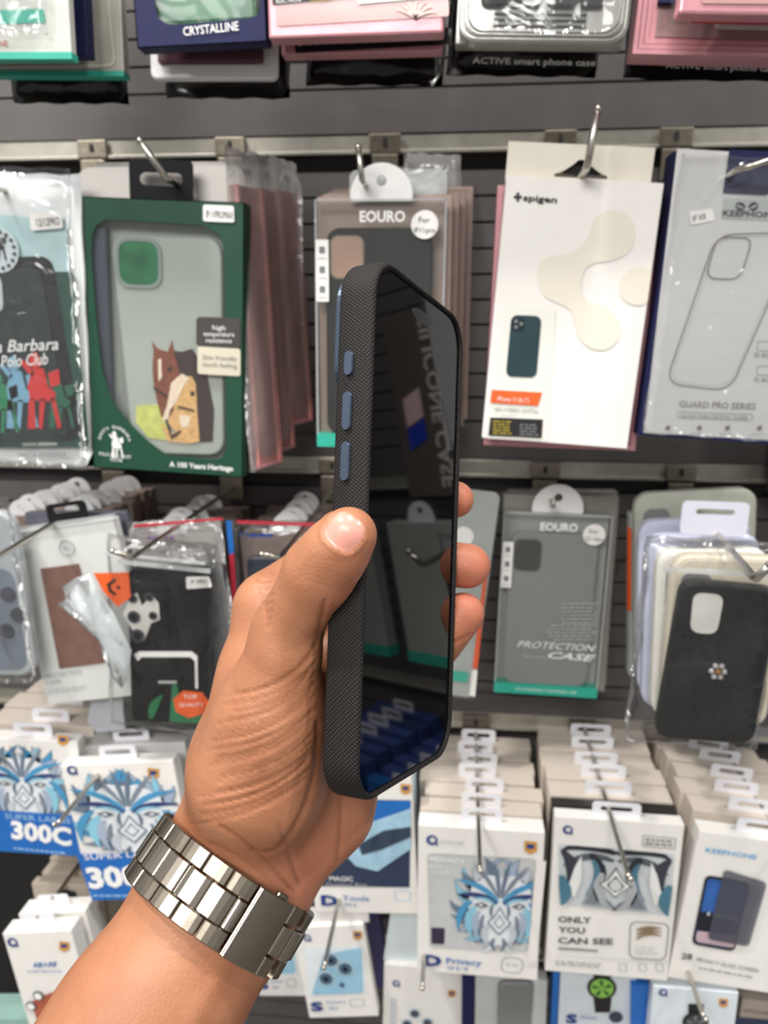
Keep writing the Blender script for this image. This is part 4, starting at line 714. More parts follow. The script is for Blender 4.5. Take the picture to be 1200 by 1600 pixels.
bm = bmesh.new(); bmesh.ops.create_icosphere(bm, subdivisions=1, radius=0.0024); b.bm(bm, mat('amber rhinestone', (190, 140, 80), 0.1, 0.6), Matrix.Translation((c0[0], -0.0025, c0[1]))); b.build('jewelled_flower', pc)
b = MB(); pillow(b, P.x0, P.x1, -0.004, P.h+0.008, -0.007, 0.011, BAG, 121, 0.003, 18, 22); b.box(P.x0+0.012, P.x1-0.005, -0.006, -0.003, P.h-0.014, P.h-0.011, MILKY); b.build('clear_bag', P.root)
CC = mat('yellowish clear case', (206, 198, 178), 0.2, var=0.08); LIL = mat('lilac clear case', (190, 194, 214), 0.2, var=0.06); WCL = mat('milky clear case', (222, 220, 212), 0.25, var=0.05)
for i, (c, Y, m_, lab) in enumerate((([(1060, 868), (1240, 872), (1190, 1140), (1022, 1130)], -0.182, CC, 'yellowish clear phone case right behind the black jewelled case'),
    ([(1036, 858), (1215, 860), (1176, 1120), (1010, 1122)], -0.164, WCL, 'milky phone case, third layer behind the jewelled case'),
    ([(1020, 835), (1200, 838), (1160, 1105), (996, 1108)], -0.142, LIL, 'lilac tinted clear phone case among the cases on the right'),
    ([(1006, 812), (1188, 812), (1150, 1080), (990, 1088)], -0.122, LIL, 'pale lilac phone case with rounded corners, behind the first lilac one'),
    ([(1002, 770), (1200, 765), (1160, 1050), (984, 1060)], -0.098, mat('grey green clear case', (168, 170, 158), 0.2, var=0.08), 'tall greyish clear phone case at the back of the right bundle'))):
    Q_ = Pkg('phone_case', lab, 'phone case', 'clear cases bundled at the right', c, Y); b = MB(); b.prism(rr(Q_.x0, Q_.x1, 0, Q_.h, 0.012), 0, 0.010, m_, 0.002)
    b.prism(rr(Q_.x0+0.003, Q_.x1-0.003, 0.003, Q_.h-0.003, 0.010), -0.0006, 0, m_, 0.0003); pc = b.build('shell', Q_.root)
    b = MB(); b.prism(rr(Q_.x0+0.006, Q_.x0+0.026, Q_.h-0.045, Q_.h-0.012, 0.006), -0.0012, -0.0006, mat('grey lens cutout', (120, 120, 122), 0.3)); b.build('camera_opening', pc)
Q_ = Pkg('phone_case_box', 'case box with a thin orange edge at the back of the right bundle', 'phone case box', None, [(1000, 800), (1190, 800), (1150, 1050), (968, 1060)], -0.072)
b = MB(); b.box(Q_.x0, Q_.x1, 0, 0.014, 0, Q_.h, mat('smoke grey inner card', (160, 162, 158), 0.45), 0.002); b.build('carton', Q_.root); b = MB(); b.box(Q_.x0-0.001, Q_.x0+0.001, -0.001, 0.006, 0.06, Q_.h-0.012, mat('vivid orange stripe', (224, 84, 22), 0.45)); b.build('orange_edge', Q_.root)
Q_ = Pkg('header_card', 'translucent white hang card above the jewelled case', 'hang card', None, [(1062, 782), (1166, 786), (1166, 838), (1060, 834)], -0.165)
b = MB(); cx, cz = Q_.L(1118, 800); euro(b, cx, 0, Q_.w, Q_.h, 0, 0.001, film('lilac frosted plastic', (226, 226, 240), 0.75, 0.3, 0.15), hz=cz, r=0.004, hole=(0.026, 0.004)); b.build('card', Q_.root)

# ================================================================== ROW 3 (screen protectors)
TABF = mat('white slotted hang tab', (232, 232, 238), 0.35, var=0.02)
def prot(c, Y, lab, tabx, tabw=0.034, tabh=0.0125, dep=0.014, name='screen_protector_box', cat='screen protector box', group=None, face=WHITE, tab=True, hole=(0.022, 0.0045)):
    P = Pkg(name, lab, cat, group, c, Y); b = MB(); b.box(P.x0, P.x1, 0, dep, 0, P.h, face, 0.0006); b.build('carton', P.root); cx = P.L(tabx, (c[0][1]+c[1][1])/2)[0]
    def tb(t): euro(t, cx, P.h-0.001, tabw, tabh, dep*0.5, dep*0.5+0.0009, TABF, r=0.003, hole=hole)
    P.tb = tb
    if tab: t = MB(); tb(t); t.build('hang_tab', P.root)
    return P
SW = dict(name='screen_protector_box', cat='screen protector box')
P = prot([(-60, 1150), (118, 1160), (142, 1336), (-22, 1326)], -0.150, 'lion screen protector box with blue 300C band, cut by the left edge', 45)
b = MB(); lion(P, b, [(-48, 1160), (102, 1160), (122, 1292), (-30, 1282)], 3); b.build('lion_print', P.root); b = MB(); P.flat(b, P.q([(-26, 1262), (124, 1272), (141, 1336), (-22, 1326)]), BLUE, 0.0022); P.text(b, 'SUPER LARGE', (8, 1279), (112, 1287), 9, mat('pale blue ink', (150, 190, 224), 0.5), 0.0026, 0, 0.01); P.text(b, '300C', (18, 1309), (112, 1321), 29, PRINTW, 0.0028, 0, 0.045); lines(P, b, 24, 1321, 118, 1, 4, mat('pale blue ink', (150, 190, 224), 0.5), 2.5, 0.0026, slope=0.1); badge(P, b, 99, 1156, 8); b.build('front_print', P.root)
stack(P, 4, 0.030, 0.026, SIDE_, 'screen_protector_box', 'white screen protector box behind the left edge lion box', 'screen protector box', 'boxes on the leftmost lower hook', P.tb, 0.003)
P = prot([(90, 1196), (262, 1190), (318, 1398), (146, 1404)], -0.165, 'lion screen protector box with blue 300C band, left of the watch', 180, tabw=0.032)
b = MB(); lion(P, b, [(92, 1196), (280, 1200), (318, 1340), (120, 1346)], 5); b.build('lion_print', P.root); b = MB(); P.flat(b, P.q([(121, 1332), (300, 1328), (318, 1398), (146, 1404)]), BLUE, 0.0022); P.text(b, 'SUPER LARGE', (132, 1344), (262, 1336), 10, PRINTW, 0.0026, 0, 0.005); P.text(b, '300C', (140, 1387), (262, 1381), 33, PRINTW, 0.0028, 0, 0.045); lines(P, b, 148, 1395, 250, 1, 4, mat('pale blue ink', (150, 190, 224), 0.5), 2.5, 0.0026); badge(P, b, 240, 1208, 9); logo_ring(P, b, 113, 1203, 8, DBLUE); b.build('front_print', P.root)
stack(P, 5, 0.026, 0.0245, mat('grey white carton stock', (196, 194, 192), 0.5, var=0.05), 'screen_protector_box', 'white screen protector box behind the second lion box', 'screen protector box', 'boxes on the hook left of the watch', P.tb, 0.002)
# loose frosted tray above it
Q_ = Pkg('phone_case_tray', 'crumpled translucent tray hanging above the second lion box', 'plastic tray', None, [(140, 1090), (205, 1075), (190, 1140), (125, 1140)], -0.14)
b = MB(); b.prism([(Q_.x0, 0.01), (Q_.x0+0.012, Q_.h), (Q_.x1, Q_.h-0.004), (Q_.x1-0.006, 0), (Q_.x0+0.006, 0)], 0, 0.002, mat('grey frosted plastic', (176, 178, 184), 0.3)); b.build('tray', Q_.root)
Q_ = Pkg('phone_case_pouch', 'glossy black bag bottom under the orange seal bag', 'phone case pack', None, [(170, 900), (320, 900), (300, 1135), (190, 1130)], -0.145)
b = MB(); pillow(b, Q_.x0, Q_.x1, -0.006, Q_.h, 0, 0.006, SH, 15, 0.004); b.build('pouch', Q_.root)

# magic box behind the wrist
P = prot([(486, 1212), (650, 1212), (648, 1428), (480, 1424)], -0.13, 'dark blue screen protector box with a phone picture, just right of the wrist', 570, tab=False)
b = MB(); P.flat(b, P.q([(500, 1248), (642, 1250), (640, 1386), (500, 1384)]), mat('slate blue print', (44, 56, 84), 0.4), 0.0005); P.flat(b, P.Q([(560, 1250), (642, 1250), (640, 1290), (540, 1290)], 0.002), BLUE, 0.0008)
P.flat(b, P.Q([(550, 1330), (575, 1285), (642, 1262), (642, 1330), (590, 1358), (560, 1356)], 0.0) if False else P.q([(536, 1330), (575, 1285), (642, 1262), (642, 1325), (590, 1360), (556, 1352)]), mat('pale blue device print', (160, 196, 216), 0.4, var=0.2, scale=60), 0.0012); P.flat(b, P.q([(560, 1318), (600, 1296), (642, 1290), (642, 1306), (596, 1326), (566, 1334)]), mat('dark lens band', (50, 64, 84), 0.4, var=0.3), 0.0016)
P.text(b, 'MAGIC', (515, 1376), (552, 1377), 8, PRINTW, 0.0012, 0, 0.01); P.text(b, 'Dustless Box', (510, 1384), (574, 1385), 6, LGREY, 0.0012); P.text(b, 'D', (502, 1414), (528, 1415), 17, DBLUE, 0.001, 0, 0.05); P.text(b, 'Tools', (535, 1407), (577, 1408), 9, mat('mid blue ink', (74, 120, 180), 0.5), 0.001, 0, 0.01); P.text(b, '9H', (538, 1416), (556, 1417), 6, mat('mid blue ink', (74, 120, 180), 0.5), 0.001); outline(P, b, [(616, 1390), (642, 1390), (642, 1406), (616, 1406)], 0.004, 0.0005, mat('pale blue ink', (150, 190, 224), 0.5), 0.001); badge(P, b, 634, 1232, 8); b.build('front_print', P.root)
stack(P, 2, 0.022, 0.02, mat('pale blue carton', (190, 212, 228), 0.45), 'screen_protector_box', 'pale blue edged box behind the dark blue one by the wrist', 'screen protector box', 'boxes behind the dark blue box')

# lion privacy box
P = prot([(650, 1288), (855, 1302), (836, 1531), (655, 1518)], -0.15, 'privacy screen protector box with a blue lion mane on grey', 753, tabw=0.033, tabh=0.0135, dep=0.018)
PW_ = P; b = MB(); outline(P, b, [(668, 1332), (838, 1341), (824, 1487), (672, 1480)], 0.004, 0.0006, LGREY, 0.0006); P.flat(b, P.Q([(669, 1333), (837, 1342), (823, 1486), (673, 1479)], 0.004), mat('grey art panel', (196, 198, 198), 0.45), 0.0004); b.build('art_panel', P.root)
b = MB(); lion(P, b, [(700, 1336), (870, 1344), (850, 1490), (705, 1484)], 8, mgn=True); lo = b
b.build('lion_print', P.root); b = MB(); P.flat(b, P.q([(838, 1342), (853, 1343), (838, 1500), (824, 1500)]), WHITE, 0.0021); b.build('carton_margin', P.root)
b = MB(); logo_ring(P, b, 675, 1312, 9, DBLUE); P.text(b, 'nime', (688, 1318), (724, 1320), 9, LGREY, 0.001); badge(P, b, 829, 1323, 10); P.text(b, 'PRIVACY', (671, 1346), (727, 1350), 8, PRINTW, 0.001, 0, 0.01); P.text(b, 'FULL', (671, 1356), (692, 1357), 5, PRINTW, 0.001); P.text(b, 'GLASS', (671, 1364), (702, 1366), 5, PRINTW, 0.001)
P.flat(b, P.Q([(674, 1448), (695, 1449), (694, 1474), (674, 1473)], 0.001), mat('dark violet swatch', (52, 40, 66), 0.4), 0.001); P.text(b, 'D', (662, 1508), (690, 1510), 19, DBLUE, 0.001, 0, 0.05); P.text(b, 'Privacy', (697, 1505), (753, 1509), 10, mat('mid blue ink', (74, 120, 180), 0.5), 0.001, 0, 0.02); P.text(b, '9H', (698, 1515), (730, 1517), 6, mat('mid blue ink', (74, 120, 180), 0.5), 0.001); outline(P, b, [(784, 1494), (818, 1496), (816, 1520), (782, 1518)], 0.006, 0.0006, GREY, 0.001); P.text(b, '0.33', (791, 1509), (809, 1511), 5, GREY, 0.001); b.build('front_print', P.root)
stack(P, 6, 0.0212, 0.019, SIDE_, 'screen_protector_box', 'white box with a slotted tab behind the blue lion privacy box', 'screen protector box', 'boxes behind the lion privacy box', P.tb, 0.0016)
# only you can see
P = prot([(862, 1274), (1066, 1290), (1046, 1532), (857, 1518)], -0.15, 'screen protector box lettered ONLY YOU CAN SEE with grey line art', 965, tabw=0.038, tabh=0.0125, dep=0.012, hole=(0.025, 0.004))
b = MB(); pal = [mat('grey art %d' % i, c, 0.5) for i, c in enumerate([(96, 100, 108), (150, 156, 162), (54, 58, 68), (206, 208, 208), (120, 126, 134), (232, 232, 230), (84, 90, 98), (74, 120, 140), (170, 174, 178), (40, 42, 50)])]
A4 = [(872, 1318), (1054, 1334), (1046, 1430), (873, 1412)]; P.flat(b, P.Q(A4, 0.002), mat('pale art ground', (200, 206, 208), 0.45), 0.0004)
rg = random.Random(4)
def gp(pts, m, k): P.flat(b, P.q([bil(A4, min(1, max(0, u)), min(1, max(0, v))) for u, v in pts]), m, 0.0008+0.00016*k)
for s in (1, -1):
    for k, (p0, p1, p2, wd, mi) in enumerate((((0.5, 0.08), (0.75, -0.1), (0.98, 0.1), 0.14, 9), ((0.52, 0.2), (0.75, 0.05), (0.96, 0.35), 0.10, 6), ((0.96, 0.1), (0.78, 0.4), (0.95, 0.9), 0.12, 2), ((0.72, 0.1), (0.55, 0.4), (0.72, 0.75), 0.10, 9), ((0.70, 0.2), (0.60, 0.45), (0.76, 0.8), 0.05, 7), ((0.5, 1.0), (0.6, 0.85), (0.72, 0.75), 0.08, 4), ((0.62, 0.4), (0.72, 0.85), (0.52, 0.98), 0.09, 8), ((0.98, 0.5), (0.9, 0.8), (0.98, 1.0), 0.1, 7))):
        q = strand(p0, p1, p2, wd, 0.01); gp([(0.5+s*(u-0.5), v) for u, v in q], pal[mi], k)
    gp([(0.5+s*(u-0.5), v) for u, v in ((0.80, 0.15), (0.86, 0.35), (0.92, 0.7), (0.86, 0.85), (0.80, 0.55))], pal[5], 5); gp([(0.5+s*(u-0.5), v) for u, v in ((0.70, 0.62), (0.80, 0.95), (0.62, 0.95))], pal[1], 6); gp([(0.5+s*(u-0.5), v) for u, v in ((0.70, 0.70), (0.77, 0.92), (0.65, 0.92))], pal[4], 7)
for k, (w_, m_) in enumerate(((0.15, 9), (0.13, 5), (0.08, 9), (0.06, 3))): gp([(0.5, 0.58-w_*2.0), (0.5+w_*0.45, 0.50), (0.5+w_, 0.58), (0.5+w_*0.45, 0.66), (0.5, 0.58+w_*1.4), (0.5-w_*0.45, 0.66), (0.5-w_, 0.58), (0.5-w_*0.45, 0.50)], pal[m_], 6+k)
b.build('line_art', P.root)
b = MB(); logo_ring(P, b, 887, 1296, 8, DBLUE); outline(P, b, [(1004, 1304), (1056, 1309), (1054, 1326), (1003, 1321)], 0.0008, 0.0006, GREY, 0.001); lines(P, b, 1008, 1309, 1050, 2, 6, GREY, 3, 0.001, rag=0.05, slope=0.08)
DG = mat('dark grey ink', (66, 68, 74), 0.5)
for t, x1, y in (('ONLY', 924, 1441), ('YOU', 914, 1457), ('CAN SEE', 958, 1474)): P.text(b, t, (872, y), (x1, y+2), 11, DG, 0.001, 0, 0.03)
P.flat(b, P.q([(872, 1479), (934, 1483), (934, 1486), (872, 1482)]), GREY, 0.001); outline(P, b, [(984, 1438), (1046, 1442), (1040, 1500), (982, 1496)], 0.006, 0.0007, DG, 0.001)
for k in range(3): P.flat(b, P.q(strand((994, 1466-k*7), (1012, 1452-k*3), (1034, 1462-k*6), 4, 1)), mat('bronze ink', (140, 116, 90), 0.5), 0.001)
lines(P, b, 992, 1478, 1034, 3, 5, LGREY, 1.5, 0.001); P.flat(b, P.q([(868, 1490), (1044, 1502), (1044, 1503), (868, 1491)]), LGREY, 0.001); lines(P, b, 868, 1500, 960, 2, 4, GREY, 1.5, 0.001, slope=0.07)
for x in (973, 1004, 1030): outline(P, b, [(x-6, 1504), (x+6, 1505), (x+6, 1517), (x-6, 1516)], 0.001, 0.0004, GREY, 0.001)
b.build('front_print', P.root)
Q_ = stack(P, 1, 0.016, 0.010, mat('dark smoke carton', (52, 50, 48), 0.35), 'screen_protector_box', 'dark backed box right behind the ONLY YOU CAN SEE box', 'screen protector box', None)
stack(P, 5, 0.0245, 0.022, SIDE_, 'screen_protector_box', 'slotted-tab white box behind the ONLY YOU CAN SEE box', 'screen protector box', 'boxes behind ONLY YOU CAN SEE', P.tb, 0.002, start=0.029)
# keephone glass
P = prot([(1082, 1300), (1278, 1322), (1240, 1560), (1054, 1526)], -0.15, 'screen protector box with a phone and a smoked glass sheet, at the right edge', 1192, tabw=0.036, dep=0.016)
b = MB(); P.text(b, 'KEEPHONE', (1102, 1331), (1182, 1343), 8, mat('sky blue ink', (90, 160, 214), 0.5), 0.001, 0, 0.02); P.text(b, '28', (1064, 1498), (1081, 1500), 11, DG, 0.001, 0, 0.02); P.text(b, 'PRIVACY GLASS SCREEN', (1088, 1502), (1184, 1520), 7, DG, 0.001); lines(P, b, 1092, 1510, 1180, 1, 4, GREY, 2, 0.001, slope=0.18); b.build('front_print', P.root)
b = MB(); b.prism(P.Q([(1102, 1366), (1172, 1378), (1147, 1486), (1080, 1474)], 0.005), -0.0009, -0.0005, mat('phone bezel print', (40, 42, 50), 0.3)); b.prism(P.Q([(1105, 1371), (1168, 1382), (1145, 1480), (1085, 1470)], 0.004), -0.0013, -0.0010, mat('blue night wallpaper', (44, 90, 158), 0.3, var=0.4, scale=24)); b.prism(P.Q([(1093, 1422), (1157, 1430), (1150, 1460), (1088, 1452)], 0.003), -0.0016, -0.0014, mat('dark wallpaper band', (28, 30, 44), 0.3)); b.prism(P.Q([(1088, 1452), (1150, 1460), (1146, 1479), (1086, 1469)], 0.003), -0.0016, -0.0014, mat('pink wallpaper foot', (196, 170, 180), 0.3)); P.text(b, '6 LAYERS', (1104, 1430), (1152, 1440), 8, PRINTW, 0.002); b.build('phone_print', P.root)
b = MB(); b.prism(P.Q([(1130, 1355), (1197, 1376), (1168, 1476), (1104, 1464)], 0.004), -0.0026, -0.0022, film('smoked glass print', (96, 98, 112), 0.45, 0.2, 0.1, 0.05)); b.build('glass_sheet_print', P.root)
stack(P, 5, 0.0255, 0.0225, SIDE_, 'screen_protector_box', 'white box with a slotted tab behind the smoked glass box', 'screen protector box', 'boxes behind the smoked glass box', P.tb, 0.0025)

# ================================================================== ROW 4
P = prot([(5, 1460), (112, 1452), (165, 1660), (62, 1660)], -0.19, 'white camera lens protector box with copper camera print, bottom left corner', 54, tabw=0.029, tabh=0.012, dep=0.016, hole=(0.005, 0.004))
b = MB(); logo_ring(P, b, 20, 1472, 8, DBLUE); badge(P, b, 101, 1478, 8); P.text(b, 'AR+AF', (52, 1512), (90, 1510), 8, mat('mid blue ink', (74, 120, 180), 0.5), 0.001, 0, 0.03); lines(P, b, 44, 1516, 100, 1, 3, mat('mid blue ink', (74, 120, 180), 0.5), 1.4, 0.001)
P.flat(b, P.Q([(48, 1562), (96, 1544), (140, 1600), (80, 1650)], 0.008), mat('copper camera plate', (176, 92, 70), 0.4, var=0.2), 0.001)
for x, y in ((61, 1554), (50, 1570), (84, 1600)): c0 = P.L(x, y); P.flat(b, circ(*c0, 0.0048, 18), mat('lens dark', (70, 72, 82), 0.2), 0.0016); P.flat(b, circ(*c0, 0.0034, 16), STICK, 0.0020)
b.build('front_print', P.root)
stack(P, 1, 0.020, 0.018, WHITE, 'screen_protector_box', 'white box behind the copper camera box', 'screen protector box', 'boxes behind the copper camera box', P.tb, 0.003)
Q_ = Pkg('screen_protector_box', 'beige box with a black print above the copper camera box', 'screen protector box', 'beige boxes at the lower left', [(52, 1378), (150, 1384), (178, 1560), (80, 1560)], -0.10)
b = MB(); b.box(Q_.x0, Q_.x1, 0, 0.010, 0, Q_.h, mat('beige carton', (196, 184, 168), 0.5), 0.0006); b.build('carton', Q_.root); b = MB(); Q_.flat(b, Q_.q([(86, 1400), (98, 1388), (118, 1392), (124, 1406), (112, 1420), (84, 1418)]), INK, 0.001); b.build('front_print', Q_.root)
stack(Q_, 4, 0.020, 0.016, mat('beige carton', (196, 184, 168), 0.5), 'screen_protector_box', 'beige box behind the black print box at lower left', 'screen protector box', 'beige boxes at the lower left', None, 0.004)
P = plain('screen_protector_box', 'blue and amber box beside the copper camera box', 'screen protector box', [(112, 1452), (150, 1448), (180, 1600), (140, 1600)], -0.14, 0.02, WHITE); b = MB(); P.flat(b, P.q([(116, 1456), (142, 1452), (146, 1492), (122, 1496)]), DBLUE, 0.0006); badge(P, b, 132, 1470, 7, 0.001); b.build('front_print', P.root)
LB = mat('pale blue lens panel', (150, 196, 220), 0.4, var=0.12, scale=30); LNS = mat('glass lens print', (70, 100, 124), 0.3, var=0.4, scale=120); LNR = mat('lens ring print', (176, 200, 212), 0.3)
def camera_box(c, Y, lab, full=True, tabx=520):
    P = prot(c, Y, lab, tabx, tabw=0.024, tabh=0.010, dep=0.010, tab=False); b = MB(); g = lambda u, v: bil(c, u, v)
    P.flat(b, P.Q([g(.08, .22), g(.92, .22), g(.92, .76), g(.08, .76)], 0.004), mat('white glossy panel', (226, 234, 238), 0.3), 0.0004); P.flat(b, P.Q([g(.34, .30), g(.88, .24), g(.88, .74), g(.14, .74)], 0.004), LB, 0.0008)
    for u, v in ((.44, .36), (.64, .46), (.36, .56)):
        c0 = P.L(*g(u, v)); P.flat(b, circ(c0[0], c0[1], P.w*0.125, 20), LNR, 0.0012); P.flat(b, circ(c0[0], c0[1], P.w*0.095, 20), LNS, 0.0016); P.flat(b, circ(c0[0], c0[1], P.w*0.035, 14), BLACK, 0.0020)
    c0 = P.L(*g(.58, .64)); P.flat(b, circ(*c0, P.w*0.04, 14), LNS, 0.0012); b.build('lens_print', P.root)
    b = MB(); x, y = g(.12, .12); logo_ring(P, b, x, y, 6, DBLUE); x, y = g(.84, .10); badge(P, b, x, y, 7); P.text(b, 'S', g(.12, .92), g(.30, .92), 15, DBLUE, 0.001, 0, 0.05); P.text(b, 'Camera', g(.34, .85), g(.62, .85), 5, mat('mid blue ink', (74, 120, 180), 0.5), 0.001); P.text(b, '9H', g(.38, .92), g(.50, .92), 5, mat('mid blue ink', (74, 120, 180), 0.5), 0.001); outline(P, b, [g(.68, .80), g(.88, .80), g(.88, .89), g(.68, .89)], 0.003, 0.0004, GREY, 0.001); b.build('front_print', P.root); return P
P = camera_box([(466, 1448), (576, 1446), (583, 1586), (474, 1592)], -0.13, 'pale blue camera lens protector box below the dark blue box, fully in view')
b = MB(); b.prism(P.q([(466, 1448), (468, 1424), (574, 1420), (576, 1446)]), 0.004, 0.0048, WHITE); b.build('hang_flap', P.root)
P = camera_box([(392, 1418), (462, 1418), (474, 1556), (398, 1556)], -0.105, 'pale blue camera lens protector box partly behind the watch')
P = plain('screen_protector_box', 'purple box edge between the lens box and the dark gap', 'screen protector box', [(575, 1425), (602, 1424), (602, 1545), (580, 1546)], -0.06, 0.01, mat('purple carton', (84, 76, 140), 0.4))
P = prot([(598, 1504), (728, 1520), (716, 1700), (598, 1690)], -0.118, 'white camera lens protector box with a flap, left of the grey case at the bottom', 640, tab=False)
b = MB(); b.prism(P.q([(598, 1508), (610, 1428), (724, 1432), (728, 1524)]), 0.006, 0.0068, mat('pale cyan card', (222, 234, 236), 0.45)); b.build('hang_flap', P.root); b = MB(); logo_ring(P, b, 619, 1536, 6, DBLUE); badge(P, b, 706, 1552, 6)
for k in range(5): outline(P, b, [(611, 1560+k*10), (619, 1560+k*10), (619, 1567+k*10), (611, 1567+k*10)], 0.001, 0.0004, mat('mid blue ink', (74, 120, 180), 0.5), 0.001)
for x, y in ((648, 1582), (636, 1598), (668, 1596)): c0 = P.L(x, y); P.flat(b, circ(*c0, 0.0052, 18), LNR, 0.0012); P.flat(b, circ(*c0, 0.0038, 18), mat('lens dark', (70, 72, 82), 0.2), 0.0016)
b.build('front_print', P.root)
P = Pkg('phone_case_box', 'grey case on a pale box with navy side at the bottom', 'phone case box', None, [(742, 1526), (858, 1532), (846, 1720), (742, 1710)], -0.13)
b = MB(); b.box(P.x0, P.x1, 0, 0.012, 0, P.h, mat('light grey card', (190, 192, 192), 0.45), 0.0008); b.box(P.x0-0.012, P.x0-0.001, 0.004, 0.012, 0, P.h, NAVY); b.build('carton', P.root); b = MB(); b.prism(P.Q([(778, 1530), (834, 1530), (826, 1640), (776, 1640)], 0.006), -0.004, 0, mat('grey silicone case', (120, 122, 122), 0.5), 0.001); b.build('phone_case', P.root)
P = Pkg('watch_film_box', 'white box with a green smartwatch print at the bottom', 'watch film box', None, [(874, 1518), (992, 1526), (984, 1690), (870, 1680)], -0.13)
b = MB(); b.box(P.x0, P.x1, 0, 0.016, 0, P.h, mat('ice white card', (216, 224, 230), 0.4), 0.0006); b.box(P.x0-0.006, P.x0-0.0005, 0.002, 0.016, 0, P.h, BLUE); b.build('carton', P.root)
def watch_print(P, cx, cy, r, m, m2):
    b = MB(); P.flat(b, P.Q([(cx-r*.5, cy+r*.6), (cx+r*.6, cy+r*.6), (cx+r*.5, cy+r*1.5), (cx-r*.4, cy+r*1.5)], 0.001), INK, 0.0008); P.flat(b, P.Q([(cx-r*.5, cy-r*1.3), (cx+r*.6, cy-r*1.3), (cx+r*.6, cy-r*.6), (cx-r*.5, cy-r*.6)], 0.001), INK, 0.0008)
    c0 = P.L(cx, cy); P.flat(b, circ(*c0, r*0.00048, 24), INK, 0.0012); P.flat(b, circ(*c0, r*0.00038, 24), m, 0.0016)
    for k in range(5): P.flat(b, [(c0[0]+(r*0.00034)*math.cos(a)*s, c0[1]+(r*0.00034)*math.sin(a)*s) for a, s in ((k*1.25, 0.2), (k*1.25+0.3, 1), (k*1.25+0.7, 0.9), (k*1.25+0.6, 0.3))], m2, 0.0020)
    b.build('watch_print', P.root)
watch_print(P, 940, 1542, 26, mat('lime green dial', (140, 196, 84), 0.4), mat('dark green dial', (40, 84, 44), 0.4)); b = MB(); P.text(b, 'S', (884, 1598), (902, 1599), 16, DBLUE, 0.001, 0, 0.05); P.text(b, 'Watch', (906, 1592), (932, 1593), 6, mat('mid blue ink', (74, 120, 180), 0.5), 0.001); P.flat(b, circ(*P.L(962, 1588), 0.006, 20), mat('dark stamp', (60, 64, 84), 0.4), 0.001); b.build('front_print', P.root)
P = Pkg('watch_film_box', 'white box with a black smartwatch print at the bottom right', 'watch film box', None, [(1018, 1540), (1150, 1552), (1140, 1700), (1010, 1690)], -0.15)
b = MB(); b.box(P.x0, P.x1, 0, 0.012, 0, P.h, mat('ice white card', (216, 224, 230), 0.4), 0.0006); b.build('carton', P.root); watch_print(P, 1086, 1596, 22, mat('graphite dial', (64, 68, 72), 0.35), GREY); b = MB(); logo_ring(P, b, 1036, 1550, 7, DBLUE); badge(P, b, 1130, 1566, 7); b.build('front_print', P.root)
P = plain('watch_film_box', 'blue sided box standing left of the black smartwatch box', 'watch film box', [(990, 1538), (1020, 1540), (1010, 1690), (982, 1690)], -0.135, 0.02, mat('bright blue carton', (40, 110, 196), 0.4))
P = plain('phone_case_box', 'greige box with navy foot in the bottom right corner', 'phone case box', [(1152, 1560), (1250, 1572), (1240, 1700), (1146, 1690)], -0.13, 0.012, mat('greige card', (170, 158, 146), 0.45)); b = MB(); P.text(b, 'ATTACHMENT', (1162, 1582), (1215, 1588), 6, DG, 0.001); P.flat(b, P.q([(1148, 1588), (1246, 1596), (1244, 1640), (1147, 1630)]), mat('slate blue print', (44, 56, 84), 0.4), 0.0008); b.build('front_print', P.root)
Q_ = plain('phone_case_box', 'pale teal box lying at the very bottom left corner', 'phone case box', [(-60, 1592), (60, 1594), (60, 1700), (-60, 1700)], -0.12, 0.03, mat('pale teal carton', (150, 186, 176), 0.45))
plain('screen_protector_box', 'blue box tip at the bottom under the forearm', 'screen protector box', [(366, 1585), (384, 1570), (384, 1680), (366, 1680)], -0.16, 0.012, BLUE)

# ================================================================== packs further right, seen only mirrored in the phone's screen
def wpkg(name, lab, cat, x0, x1, z0, z1, Y, grp=None):
    P = object.__new__(Pkg); P.u = np.array([1., 0, 0]); P.n = np.array([0, -1., 0]); P.v = np.array([0, 0, 1.]); P.o = np.array([(x0+x1)/2, Y, z0]); P.w = x1-x0; P.h = z1-z0; P.x0 = -P.w/2; P.x1 = P.w/2; P.R = Matrix.Identity(3)
    P.root = empty(name, P.o, P.R); tag(P.root, lab, cat, grp); return P
P = wpkg('phone_case_box', 'black case box lettered SILICONE CASE, mirrored in the phone screen', 'phone case box', 0.262, 0.390, 1.315, 1.505, -0.045)
b = MB(); b.box(P.x0, P.x1, 0, 0.02, 0, P.h, mat('dark brown grey card', (92, 84, 80), 0.5), 0.001); b.build('carton', P.root); b = MB(); P.text(b, 'SILICONE CASE', (-0.006, P.h-0.006), (-0.006, 0.01), 0.018, mat('pale ink', (206, 200, 196), 0.5), 0.001, 0, 0.03, local=True)
P.flat(b, [(0.024, 0.085), (0.050, 0.075), (0.050, 0.105), (0.024, 0.115)], mat('pink flag', (236, 200, 206), 0.4), 0.001); P.flat(b, [(0.024, 0.062), (0.050, 0.050), (0.050, 0.073), (0.024, 0.084)], mat('strong blue flag', (20, 60, 190), 0.4), 0.001); b.build('front_print', P.root)
